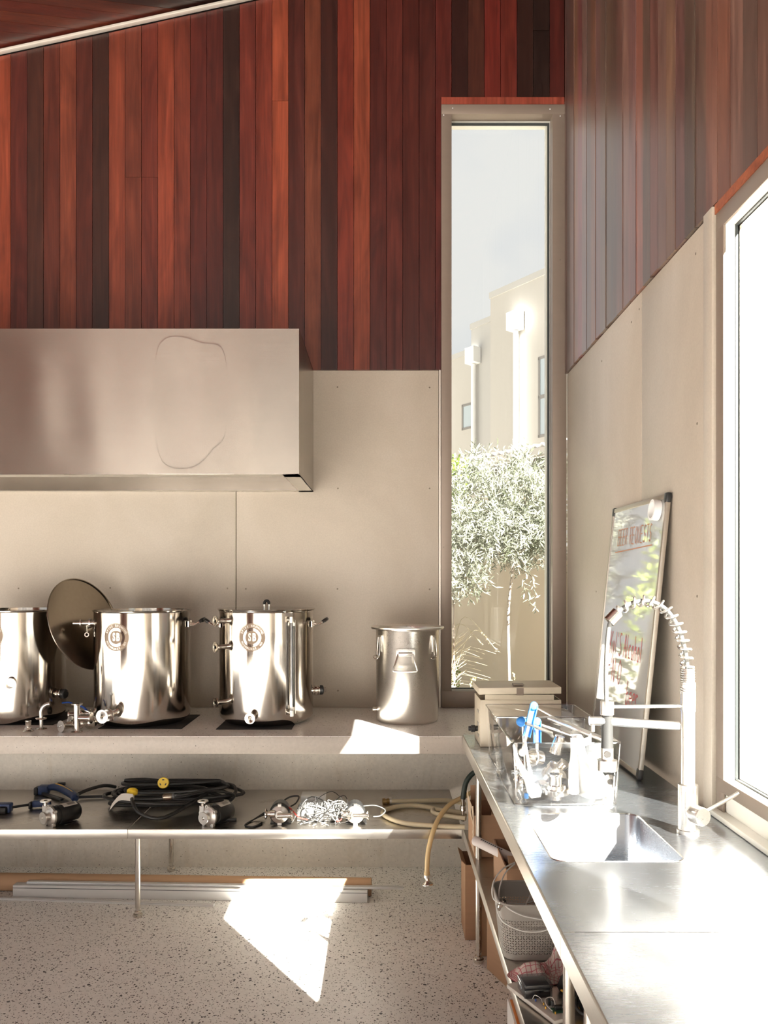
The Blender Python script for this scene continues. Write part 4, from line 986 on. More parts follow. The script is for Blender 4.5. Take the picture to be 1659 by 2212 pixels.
for a in (.5, 2.6, 4.7):
    cc = ys+sdir*.0125
    b = MB(); aa = [a+i*.12-.36 for i in range(7)]
    b.add([cc+u_*(rd*math.cos(x))+v_*(rd*math.sin(x)) for x in aa for rd in (.0125, .0175)], [(2*i, 2*i+1, 2*i+3, 2*i+2) for i in range(6)]); b.build('slot', 'gasket', so_)
pc3 = thing('pump_lead', 'thin black lead with a grey strain relief running over the cable coil', 'cable', (c0.x+.15, c0.y, ZS))
e0 = P(378, 1720, 4.05)
MB().tube(smoothpath([e0, e0+Vector((.06, .01, .008)), P(450, 1708, 4.15), P(505, 1716, 4.22), P(490, 1735, 4.20), P(462, 1738, 4.10)], 6), .0062, 8).build('lead', 'cable_black', pc3)
MB().rev(e0+Vector((-.016, 0, 0)), (1, .1, .1), [(0, 0), (0, .011), (.006, .014), (.012, .014), (.016, .008), (.026, .007), (.026, 0)], 16).build('strain_relief', 'wire_grey', pc3)
MB().rev(e0+Vector((-.055, 0, -.004)), (1, 0, .06), [(0, 0), (0, .016), (.03, .018), (.042, .014), (.042, 0)], 16).build('lead_plug', 'steel_lid', pc3)
MB().tube(smoothpath([Vector((q.x, 0, 0))*0+P(168, 1716, 4.08), P(190, 1706, 4.15), P(225, 1697, 4.25), P(250, 1700, 4.3)], 6), .0085, 8).build('pump_tail', 'cable_black', pc3)
# steel pumps seen side-on, with adapter and loose wiring
def pump_b(label):
    t = thing('inline_pump', label, 'pump', (0, 0, 0), 'steel inline pumps on the shelf'); Yv = Vector((0, 1, 0)); Xv = Vector((1, 0, 0)); c = Vector((0, 0, .050))
    MB().rev(c, Yv, [(-.004, 0), (-.004, .020), (.0, .024), (.002, .038), (.006, .042), (.018, .042), (.020, 0)], 30).obox(c+Vector((0, .010, .044)), (.008, 0, 0), (0, .008, 0), (0, 0, .006)).obox(c+Vector((0, .010, -.044)), (.010, 0, 0), (0, .008, 0), (0, 0, .0055)).build('volute', 'steel_cast', t)
    MB().rev(c+Vector((-.022, .004, .006)), -Xv, [(0, .018), (.020, .018), (.022, .014), (.034, .013), (.040, .026), (.044, .0265), (.046, .025), (.046, .010), (.03, .010)], 22).build('inlet', 'steel_polished', t)
    MB().rev(c+Vector((.0, -.010, 0)), Xv, [(-.012, 0), (-.010, .012), (.040, .012), (.052, .013), (.058, .026), (.062, .0265), (.064, .025), (.064, .009), (.04, .009)], 22).build('outlet', 'steel_polished', t)
    MB().rev(c+Yv*.021, Yv, [(0, 0), (0, .046), (.006, .050), (.02, .050), (.022, .044), (.095, .044), (.10, .038), (.10, 0)], 28).build('motor', 'black_paint', t)
    MB().box(-.045, .055, .03, .10, 0, .004).obox(c+Vector((0, .06, -.03)), (.02, 0, 0), (0, .03, 0), (0, 0, .017)).build('base', 'black_paint', t)
    return t
pb1 = pump_b('steel inline pump with a dark motor left of the wire tangle'); q = sp(601, 1790); place(pb1, Matrix.Translation((q.x, 3.965, ZS+.0005)) @ rotz(math.radians(4)))
pb2 = pump_b('steel inline pump between the wire tangle and the silicone hoses'); q = sp(767, 1790); place(pb2, Matrix.Translation((q.x, 3.965, ZS+.0005)) @ rotz(math.radians(3)))
a0 = sp(690, 1768)
ad = thing('power_adapter', 'grey finned power adapter under the wire tangle', 'power adapter', (a0.x, 4.08, ZS))
MB().box(a0.x-.105, a0.x+.10, 4.03, 4.12, ZS+.001, ZS+.062).build('case', 'wire_grey', ad, bevel=.004)
for i in range(17): MB().box(a0.x-.097+i*.0118, a0.x-.091+i*.0118, 4.028, 4.118, ZS+.0622, ZS+.070).build('fin', 'wire_grey', ad)
tag(MB().box(a0.x-.10, a0.x+.02, 4.18, 4.27, ZS+.001, ZS+.085).build('metal_box', 'profile_white', bevel=.002), 'small plain grey metal box behind the finned adapter', 'box')
wt = thing('wire_tangle', 'tangle of thin grey and red wires over the power adapter', 'wires', (a0.x, 4.0, ZS))
rw = random.Random(21)
def rpt(x0, x1, y0, y1, z0, z1): return Vector((rw.uniform(x0, x1), rw.uniform(y0, y1), ZS+rw.uniform(z0, z1)))
for i in range(9):
    n = rw.randint(3, 4); pts = [rpt(a0.x-.14, a0.x+.15, 3.95, 4.02, .006, .05)]
    for j in range(n): pts.append(rpt(a0.x-.13, a0.x+.16, 3.94, 4.14, .02 if j % 2 else .075, .05 if j % 2 else .125))
    pts.append(rpt(a0.x-.12, a0.x+.15, 3.935, 3.99, .005, .02))
    MB().tube(smoothpath(pts, 7), rw.choice([.0018, .0024, .003]), 6).build('wire', rw.choice(['wire_grey', 'wire_grey', 'cable_black']), wt)
for s in (0, .004): MB().tube(smoothpath([P(620, 1741+s*400, 4.05), P(630, 1748+s*500, 3.98), P(645, 1765, 3.95), P(665, 1771, 3.94+s)], 6), .0022, 6).build('wire', 'wire_red', wt)
MB().tube(smoothpath([P(735, 1762, 4.0), P(728, 1775, 3.95), P(738, 1770, 3.95)], 6), .0022, 6).build('wire', 'wire_red', wt)
for s in (0, 1): MB().tube(smoothpath([sp(572, 1768)+Zv*(.02+.01*s), sp(548, 1773)+Zv*.006, sp(529, 1784)+Zv*.004, sp(545, 1788)+Zv*.004, sp(566, 1782-3*s)+Zv*.004], 6), .0034, 6).build('wire', 'cable_black', wt)
MB().tube(smoothpath([P(606, 1735, 4.08), P(625, 1722, 4.12), P(645, 1720, 4.12), P(640, 1734, 4.1), P(628, 1742, 4.08)], 6), .004, 6).build('wire', 'cable_black', wt)
MB().tube(smoothpath([P(780, 1742, 4.08), P(810, 1740, 4.05), P(832, 1750, 4.02), P(822, 1762, 4.0), P(806, 1764, 3.98)], 6), .003, 6).build('wire', 'wire_grey', wt)
for px, py in ((668, 1781), (676, 1786), (695, 1783), (725, 1782)): MB().bar(sp(px, py)+Zv*.004, sp(px+7, py-4)+Zv*.006, .006, .004).build('connector', 'profile_alu', wt)
# silicone hoses at the corner of the shelves
def hose(label, pts, r, m, name='silicone_hose'):
    t = thing(name, label, 'hose', (pts[0].x, pts[0].y, min(p.z for p in pts)-r), 'hoses on the shelf corner')
    MB().tube(smoothpath(pts, 7), r, 12).build('hose', m, t); return t
hz = .0125
h1 = hose('clear silicone hose ending in a brass thread fitting', [sp(842, 1736)+Zv*hz, sp(900, 1735)+Zv*hz, sp(960, 1734)+Zv*hz, sp(990, 1738)+Zv*hz, sp(985, 1750)+Zv*hz, sp(930, 1751)+Zv*hz, sp(845, 1743)+Zv*hz][0:4]+[sp(1004, 1742)+Zv*hz], .0112, 'silicone')
bq = sp(840, 1736)+Zv*.0135
MB().rev(bq, (-1, -.15, 0), [(-.004, 0), (-.004, .014), (.010, .0145), (.011, .012), (.018, .012), (.020, .0155), (.032, .0155), (.034, .013), (.034, .008), (.02, .008)], 16).build('brass_fitting', 'brass', h1)
MB().rev(bq+Vector((.003, 0, 0)), (1, .1, 0), [(0, .0125), (0, .0148), (.011, .0148), (.011, .0125), (0, .0125)], 20).obox(bq+Vector((.008, -.004, .017)), (.006, 0, 0), (0, .009, 0), (0, 0, .004)).build('hose_clamp', 'steel_satin', h1)
h2 = hose('clear silicone hose looping wide across the shelf corner', [sp(1004, 1792)+Zv*hz, sp(930, 1789)+Zv*hz, sp(870, 1783)+Zv*hz, sp(832, 1768)+Zv*hz, sp(830, 1757)+Zv*hz, sp(862, 1747)+Zv*hz, sp(905, 1746)+Zv*hz, sp(960, 1757)+Zv*hz, sp(1006, 1768)+Zv*hz], .0112, 'silicone')
h3 = hose('clear silicone hose with a tight bend under the hanging amber hose', [sp(1000, 1770)+Zv*.034, sp(960, 1766)+Zv*.034, sp(938, 1763)+Zv*.034, sp(936, 1770)+Zv*.034, sp(952, 1776)+Zv*.035, sp(1006, 1784)+Zv*.035], .0110, 'silicone')
h4 = hose('amber silicone hose hanging over the shelf edge with a clamped flange end', [P(1030, 1706, 4.10), P(1000, 1722, 4.06), P(972, 1738, 4.0), P(950, 1764, 3.94), P(936, 1795, 3.885), P(925, 1840, 3.875), P(922, 1886, 3.875)], .0115, 'silicone_amber')
e = P(922, 1884, 3.875)
MB().rev(e, (.06, 0, -1), [(-.004, .0122), (.0, .0135), (.022, .0135), (.024, .012)], 16).build('sleeve', 'silicone_amber', h4)
MB().rev(e+Vector((.001, 0, -.012)), (.06, 0, -1), [(0, .0125), (0, .0152), (.012, .0152), (.012, .0125)], 18).obox(e+Vector((.017, -.004, -.02)), (.006, 0, 0), (0, .008, 0), (0, 0, .005)).build('hose_clamp', 'steel_satin', h4)
MB().rev(e+Vector((.002, 0, -.024)), (.1, -.06, -1), [(0, .009), (.012, .009), (.018, .012), (.026, .024), (.030, .0265), (.033, .0265), (.033, .010), (.01, .008)], 24).build('end_flange', 'steel_polished', h4)
h5 = hose('black rubber hose dropping from under the bench into a steel fitting', [P(1036, 1664, 4.0), P(1020, 1672, 4.0), P(1006, 1692, 3.99), P(1000, 1726, 3.985)], .0125, 'hose_dark', 'rubber_hose')
e = P(1000, 1726, 3.985)
MB().rev(e, (0, 0, -1), [(-.01, 0), (-.004, .010), (.03, .009), (.032, .012), (.036, .012), (.04, .0145), (.056, .0145), (.058, .008), (.105, .008), (.105, 0)], 12).build('steel_fitting', 'steel_polished', h5)
# profiles and tube on the floor behind the shelf leg
a, c_ = Vector((-2.45, 4.315, .0445)), Vector((-.064, 4.225, .0445)); d = (c_-a).normalized()
ct_ = thing('cardboard_tube', 'long brown cardboard tube lying on the floor under the shelf', 'tube', (a+c_)/2-Vector((0, 0, .0445)))
MB().rev(a, d, [(0, .040), (0, .044), ((c_-a).length, .044), ((c_-a).length, .040), (0, .040)], 28).build('tube', 'tube_kraft', ct_)
def prof(label, p0, p1, w, h, m):
    t = thing('metal_profile', label, 'profile', ((p0+p1)/2).to_tuple()[:2]+(min(p0.z, p1.z)-h/2,), 'metal lengths on the floor')
    MB().bar(p0, p1, w, h).build('length', m, t, bevel=.002)
    d = (p1-p0).normalized(); sd = Vector((d.y, -d.x, 0))
    MB().bar(p0+sd*(w/2+.0002)+Vector((0, 0, h*.28)), p1+sd*(w/2+.0002)+Vector((0, 0, h*.28)), .0006, h*.05).build('groove', 'wire_grey', t)
prof('thick pale rectangular profile lying beside the cardboard tube', Vector((-1.864, 4.222, .031)), Vector((-.081, 4.150, .031)), .045, .061, 'profile_white')
prof('thin bright aluminium strip resting on the pale profile', Vector((-1.80, 4.223, .0685)), Vector((.096, 4.146, .0685)), .028, .0125, 'profile_alu')
prof('flat pale strip angled on the floor in front of the profile', Vector((-2.3, 4.205, .006)), Vector((-.83, 4.085, .006)), .022, .012, 'profile_white')
# ================================================================== ON THE STEEL BENCH
# beige enclosure with a lifted lid
en = thing('metal_enclosure', 'beige metal enclosure box with its lid ajar at the far end of the bench', 'enclosure', (.575, 3.62, ZB))
ex0, ex1, ey0, ey1, ez1 = .405, .745, 3.513, 3.735, 1.092
b = MB().box(ex0, ex1, ey0, ey0+.003, ZB+.001, ez1).box(ex0, ex1, ey1-.003, ey1, ZB+.001, ez1).box(ex0, ex0+.003, ey0+.003, ey1-.003, ZB+.001, ez1).box(ex1-.003, ex1, ey0+.003, ey1-.003, ZB+.001, ez1).box(ex0+.003, ex1-.003, ey0+.003, ey1-.003, ZB+.001, ZB+.004)
b.build('body', 'enclosure_beige', en, bevel=.001)
for y in (ey0+.004, ey1-.0055): MB().box(ex0+.02, ex1-.03, y, y+.0015, ez1-.002, ez1+.022).build('inner_flange', 'enclosure_beige', en)
lidb = MB().box(ex0-.008, ex1-.002, ey0-.012, ey1+.002, ez1+.028, ez1+.056)
lidb.xf(lambda p: rot(p, (ex1, 3.6, ez1+.02), 'Y', math.radians(-.6))).build('lid', 'enclosure_beige', en, bevel=.002)
MB().box(.555, .585, ey0-.0135, ey0-.0125, ez1+.022, ez1+.052).build('latch', 'frame_bronze', en); MB().box(.548, .592, ey0+.02, ey0+.06, ez1+.0585, ez1+.064).build('lid_knob', 'frame_bronze', en)
for z in (.925, .975, 1.028): MB().box(ex0-.0015, ex0, ey0+.05, ey0+.10, z, z+.012).build('side_slot', 'steel_satin', en)
MB().rev((ex0, ey0+.10, .955), (-1, 0, 0), [(-.002, .012), (.010, .012), (.012, .0155), (.028, .0155), (.030, .011), (.040, .010), (.040, 0)], 12).build('cable_gland', 'black_plastic', en)
# clear acrylic bins
def bin_(x0, x1, y0, y1, z1, label, seed):
    t = thing('clear_bin', label, 'bin', ((x0+x1)/2, (y0+y1)/2, ZB), 'clear acrylic bins on the bench')
    i = .013; w = .003; z0 = ZB+.001
    def wall(a, b_, c, d): MB().add([a, b_, c, d], [(0, 1, 2, 3)]).build('side', 'acrylic', t)
    lo = rrect(x0+i, x1-i, y0+i, y1-i, .016, z0, 4); hi = rrect(x0, x1, y0, y1, .02, z1, 4); n = len(lo)
    MB().add(lo+hi, [(k, (k+1) % n, n+(k+1) % n, n+k) for k in range(n)]).build('wall', 'acrylic', t, ang=60)
    lo2 = rrect(x0+i+w, x1-i-w, y0+i+w, y1-i-w, .013, z0+w, 4); hi2 = rrect(x0+w, x1-w, y0+w, y1-w, .017, z1, 4)
    MB().add(lo2+hi2, [(k, (k+1) % n, n+(k+1) % n, n+k) for k in range(n)]+[tuple(range(n))]).build('lining', 'acrylic', t, ang=60)
    MB().tube(rrect(x0+.0015, x1-.0015, y0+.0015, y1-.0015, .02, z1, 4), .0022, 6, True).build('rim', 'acrylic_edge', t)
    MB().tube(rrect(x0+i, x1-i, y0+i, y1-i, .016, z0+.003, 4), .0028, 6, True).build('base_edge', 'acrylic_edge', t)
    for q in (2, 7, 12, 17):
        MB().tube([lo[q].lerp(hi[q], .03), lo[q].lerp(hi[q], .98)], .0022, 6).build('corner_edge', 'acrylic_edge', t)
bin_(.398, .742, 2.600, 3.075, 1.092, 'clear acrylic bin packed with valves, tongs and a white bottle', 1)
bin_(.410, .772, 3.090, 3.400, 1.092, 'clear acrylic bin standing behind the packed bin', 2)
G = 'brewing parts in the clear bin'
BZ = ZB+.0065
def inb(px, py, Y): return P(px, py, Y)
# blue-handled tongs-like valve levers
def lever(label, p0, p1, m='lever_blue'):
    t = thing('valve_lever', label, 'lever', p0, G); d = (Vector(p1)-Vector(p0)); L_ = d.length; d.normalize()
    sd = d.cross(Vector((0, 1, 0))).normalized(); nn = sd.cross(d)
    b = MB(); w, h = .0115, .007
    b.obox(Vector(p0)+d*L_*.68, d*L_*.34, sd*w, nn*.0015)
    for s in (-1, 1): b.obox(Vector(p0)+d*L_*.68+sd*s*w-nn*h*.6, d*L_*.34, sd*.0015, nn*h)
    b.cyl(Vector(p0)+d*L_-nn*h*1.2, Vector(p0)+d*L_+nn*.0015, w+.0015, n=14)
    b.build('sleeve', m, t, bevel=.0006)
    MB().bar(p0, Vector(p0)+d*L_*.8, .010, .0035, nn).rev(Vector(p0)-nn*.006, nn, [(0, 0), (0, .013), (.012, .013), (.012, 0)], 14).build('lever_plate', 'steel_satin', t)
    return t
lever('long blue valve lever standing upright in the bin', inb(1128, 1625, 2.80), inb(1153, 1524, 2.80))
lever('shorter blue valve lever leaning beside the long blue one', inb(1160, 1628, 2.83), inb(1160, 1558, 2.83))
sq = thing('ball_scoop', 'bright blue ball on a steel stem in the bin', 'scoop', inb(1130, 1640, 2.86), G)
c = inb(1126, 1559, 2.86)
MB().rev(c, (.2, 0, 1), [(.0175*math.sin(a), max(0, .0175*math.cos(a))) for a in [(-90+i*10)*math.pi/180 for i in range(19)]], 22).build('ball', 'lever_blue', sq)
MB().cyl(c+Vector((.004, 0, -.016)), inb(1136, 1680, 2.86), .004, n=8).build('stem', 'steel_satin', sq)
# steel rods and spanner-like arms across the top
tag(MB().cyl(inb(1136, 1562, 2.78), inb(1192, 1584, 2.84), .0058, n=12).build('steel_rod', 'steel_satin'), 'short bright steel rod propped on the blue levers', 'rod', G)
tag(MB().cyl(inb(1157, 1562, 2.88), inb(1240, 1590, 2.92), .0050, n=12).build('steel_rod', 'steel_satin'), 'longer steel rod lying behind the short one in the bin', 'rod', G)
tag(MB().bar(inb(1186, 1550, 2.93), inb(1315, 1602, 2.80), .030, .012).build('steel_bar', 'steel_satin', bevel=.003), 'flat wide steel arm lying diagonally across the bin', 'bar', G)
tag(MB().bar(inb(1160, 1529, 2.99), inb(1200, 1552, 2.96), .006, .006).build('steel_pin', 'steel_satin', bevel=.001), 'thin square steel pin above the flat arm', 'pin', G)
def disc_fit(label, p, d, prof):
    tag(MB().rev(p, Vector(d).normalized(), prof, 30).build('steel_fitting', 'steel_polished'), label, 'fitting', G)
disc_fit('tapered steel coupling near the top of the bin', inb(1210, 1590, 2.80), (-.25, .1, -1), [(0, 0), (0, .016), (.008, .018), (.05, .022), (.06, .022), (.06, 0)])
disc_fit('large round steel valve body in the middle of the bin', inb(1198, 1672, 2.74), (.55, -.35, .75), [(-.03, 0), (-.03, .026), (-.024, .036), (-.008, .038), (-.006, .034), (.006, .034), (.008, .038), (.022, .038), (.03, .028), (.034, .018), (.055, .018), (.055, 0)])
disc_fit('short wide steel ring facing the bin wall', inb(1168, 1638, 2.70), (-.75, -.5, .2), [(0, .020), (.004, .024), (.028, .024), (.032, .029), (.036, .029), (.036, .023), (.005, .020)])
disc_fit('stacked steel ferrule standing on the bin floor', Vector((inb(1200, 1720, 2.66).x, 2.665, BZ)), (0, 0, 1), [(0, 0), (0, .022), (.016, .022), (.018, .044), (.034, .044), (.036, .034), (.046, .033), (.048, .021), (.072, .020), (.074, .024), (.080, .024), (.080, .015), (.06, .015)])
disc_fit('small steel union by the left side of the bin', inb(1122, 1690, 2.80), (.3, -.4, .8), [(-.02, 0), (-.02, .014), (0, .016), (.002, .022), (.014, .022), (.016, .012), (.03, .012), (.03, 0)])
disc_fit('steel nut and tail lying at the back of the bin', inb(1295, 1650, 2.95), (.6, -.2, .5), [(-.03, 0), (-.03, .014), (-.004, .016), (-.002, .026), (.014, .026), (.016, .013), (.045, .012), (.045, 0)])
disc_fit('steel elbow end tucked against the right side of the bin', inb(1315, 1690, 2.85), (.1, -.8, .3), [(-.05, .014), (0, .014), (.004, .024), (.012, .025), (.012, .010), (-.03, .01)])
disc_fit('steel ferrule on its side under the blue levers', inb(1135, 1650, 2.98), (.8, -.4, .1), [(-.03, 0), (-.03, .026), (-.024, .027), (-.01, .014), (.02, .014), (.03, .026), (.034, .026), (.034, 0)])
disc_fit('steel cap lying deep in the bin behind the scraper', inb(1170, 1700, 2.84), (.1, -.5, .8), [(-.02, 0), (-.02, .022), (0, .026), (.008, .026), (.01, .012), (.02, .012), (.02, 0)])
# white plastic scraper and spoon
def flatpoly(name, label, pts, Y0, Y1, th, m, cat):
    n = len(pts); ys = [Y0+(Y1-Y0)*(p[1]-pts[0][1])/max(1, (max(q[1] for q in pts)-pts[0][1])) for p in pts]
    tag(MB().ext([P(p[0], p[1], y) for p, y in zip(pts, ys)], (0, th, 0)).build(name, m, bevel=.0015), label, cat, G)
flatpoly('plastic_scraper', 'white plastic scraper with a wide block end against the bin front', [(1108, 1612), (1113, 1610), (1122, 1640), (1142, 1672), (1150, 1690), (1166, 1698), (1171, 1710), (1168, 1722), (1148, 1725), (1140, 1716), (1134, 1690), (1118, 1655)], 2.655, 2.628, .014, 'white_plastic', 'scraper')
flatpoly('plastic_spatula', 'thin white plastic spatula beside the scraper', [(1133, 1603), (1137, 1602), (1145, 1650), (1155, 1690), (1147, 1694), (1140, 1660)], 2.68, 2.64, .006, 'white_plastic', 'spatula')
tag(MB().rev(P(1137, 1719, 2.632), (0, 0, 1), [(-.008, 0), (-.008, .007), (.008, .007), (.008, 0)], 12).build('blue_cap', 'lever_blue', bevel=.001), 'small blue cap at the foot of the white scraper', 'cap', G)
# white squeeze bottle shaped like a jug with a handle
wbp = thing('white_bottle', 'white translucent plastic jug bottle standing in the front of the bin', 'bottle', (.60, 2.70, BZ), G)
cx = P(1262, 1700, 2.70).x
rings = []
prof_b = [(0, .030, .040), (.006, .040, .046), (.03, .043, .048), (.06, .042, .047), (.085, .036, .040), (.105, .026, .030), (.125, .020, .022), (.15, .018, .018), (.185, .017, .017), (.198, .013, .015)]
b = MB(); n = 20; offs = [.026, .026, .026, .022, .012, -.002, -.012, -.018, -.021, -.023]
for (z, rx, ry), ox in zip(prof_b, offs):
    b.v += [Vector((cx+ox+rx*1.15*math.cos(2*math.pi*k/n), 2.70+ry*math.sin(2*math.pi*k/n), BZ+z)) for k in range(n)]
for i in range(len(prof_b)-1):
    for k in range(n): b.f.append([i*n+k, i*n+(k+1) % n, (i+1)*n+(k+1) % n, (i+1)*n+k])
b.f.append(list(range(n))[::-1]); b.f.append(list(range((len(prof_b)-1)*n, len(prof_b)*n))); b.build('jug', 'milky_plastic', wbp, ang=60)
MB().tube(smoothpath([(cx-.040, 2.668, BZ+.02), (cx-.043, 2.664, BZ+.06), (cx-.042, 2.668, BZ+.10), (cx-.036, 2.680, BZ+.15), (cx-.034, 2.69, BZ+.19)], 5), [.017]*6+[.016]*6+[.013]*9, 12).build('handle', 'milky_plastic', wbp)
b = MB().ext([(cx-.005, 2.688, BZ+.185), (cx+.012, 2.688, BZ+.192), (cx+.02, 2.688, BZ+.205), (cx+.020, 2.688, BZ+.17), (cx+.0, 2.688, BZ+.165)], (0, .012, 0)); b.build('spout', 'milky_plastic', wbp, bevel=.002)
# spring tap on the sink bench
fc = Vector((.849, 2.335, ZB))
tf = thing('spring_tap', 'tall brushed steel spring-neck tap with a pull-down spray head', 'tap', fc)
MB().rev(fc, Zv, [(0, 0), (0, .0305), (.010, .0305), (.011, .0268), (.135, .0268), (.136, .0185), (.34, .0185), (.34, .0205), (.42, .0205), (.42, .0)], 36).build('column', 'steel_satin', tf)
vd = Vector((.30, -.95, 0)); vc = fc+Vector((0, 0, .060))
mx_ = MB().rev(vc, vd, [(.0, .020), (.028, .020), (.030, .0255), (.062, .0255), (.064, .024), (.064, 0)], 30).build('mixer_body', 'steel_satin', tf)
MB().cyl(vc+vd*.045+Vector((.018, 0, .010)), vc+vd*.045+Vector((.110, 0, .062)), .0052, n=12).build('mixer_lever', 'steel_satin', mx_)
yF = fc.y
def fp(px, py): return P(px, py, yF)
path = [fp(1485, 1497), fp(1485, 1470), fp(1484, 1438), fp(1478, 1398), fp(1463, 1352), fp(1440, 1318), fp(1412, 1301), fp(1388, 1298), fp(1362, 1304), fp(1340, 1318), fp(1325, 1333)]
sm = smoothpath(path, 14)
MB().tube(sm+smoothpath([fp(1324, 1336), fp(1316, 1352), fp(1311, 1400), fp(1309, 1460), fp(1310, 1516)], 8), .0062, 10).build('hose', 'braid_grey', tf)
# coil spring: tight near the column, open along the arch
L_ = [0.0]
for a, c_ in zip(sm, sm[1:]): L_.append(L_[-1]+(c_-a).length)
tot = L_[-1]
def at(s):
    for i in range(len(sm)-1):
        if L_[i+1] >= s: k = (s-L_[i])/max(1e-9, L_[i+1]-L_[i]); return sm[i].lerp(sm[i+1], k), (sm[i+1]-sm[i]).normalized()
    return sm[-1], (sm[-1]-sm[-2]).normalized()
pts = []; s = 0.0; ph = 0.0; tight = .072
while s < tot-.004:
    pitch = .0068 if s < tight else .0245
    c_, tg = at(s); vY = Vector((0, 1, 0)); u = tg.cross(vY).normalized(); v = vY
    rr2 = .0165 if s < tight else max(.0130, .0165-.0032*(s-tight)/(tot-tight))
    pts.append(c_+u*(rr2*math.cos(ph))+v*(rr2*math.sin(ph))); ph += .3; s += pitch*.3/(2*math.pi)
MB().tube(pts, .0037, 7).build('spring', 'steel_satin', tf)
e, tg = sm[-1], (sm[-1]-sm[-2]).normalized()
MB().rev(e-tg*.018, tg, [(0, 0), (0, .0175), (.036, .0175), (.036, .008), (.03, .007)], 22).build('spring_end_cap', 'steel_polished', tf)
hx = fp(1311.5, 1514)
sh = MB().rev(Vector((hx.x, yF, hx.z)), (0, 0, -1), [(0, 0), (0, .0185), (.002, .019), (.038, .019), (.040, .015)], 26).build('holder_ring', 'steel_satin', tf)
MB().rev(hx+Vector((0, 0, -.040)), (0, 0, -1), [(0, .0150), (.045, .0158), (.092, .0165)], 24).build('spray_grip', 'grip_black', tf)
sh = MB().rev(hx+Vector((0, 0, -.131)), (0, 0, -1), [(0, .0165), (0, .0175), (.030, .0175), (.034, .0275), (.062, .0280), (.064, .026), (.064, 0)], 28).build('spray_head', 'steel_satin', tf)
MB().rev(hx+Vector((-.004, -.0165, -.146)), (-.1, -1, 0), [(0, .010), (.004, .010), (.005, .009), (.005, 0)], 20).build('spray_button', 'steel_polished', sh)
MB().cyl(hx+Vector((.016, 0, -.016)), fp(1471, 1525), .0052, n=12).build('holder_arm', 'steel_satin', tf)
a = fp(1281, 1557); c_ = fp(1466, 1568)
MB().tube([a+Vector((-.010, 0, 0)), a+Vector((.03, 0, 0)), a.lerp(c_, .5), c_], .0125, 16).build('spout', 'steel_satin', tf)
MB().cyl(a+Vector((0, 0, -.010)), a+Vector((0, 0, -.030)), .006, n=12).build('spout_nozzle', 'steel_satin', tf)
# whiteboard leaning on the side wall
wb_ = thing('whiteboard', 'framed whiteboard with red handwriting leaning against the side wall', 'whiteboard', (.90, 3.25, ZB))
A = Vector((.8935, 2.928, ZB+.008)); B_ = Vector((.8935, 3.625, ZB+.008)); Ct = Vector((.9945, 2.893, 1.900))    # near bottom, far bottom, near top
U = (B_-A).normalized(); Vv = (Ct-A); Vv = (Vv-U*Vv.dot(U)); hgt = 1.005; Vv.normalize(); Nn = U.cross(Vv).normalized()
if Nn.x > 0: Nn = -Nn
wid = .698; thk = .014
A = A - Nn*0
def wp(u, v, n=0): return A+U*u+Vv*v+Nn*n
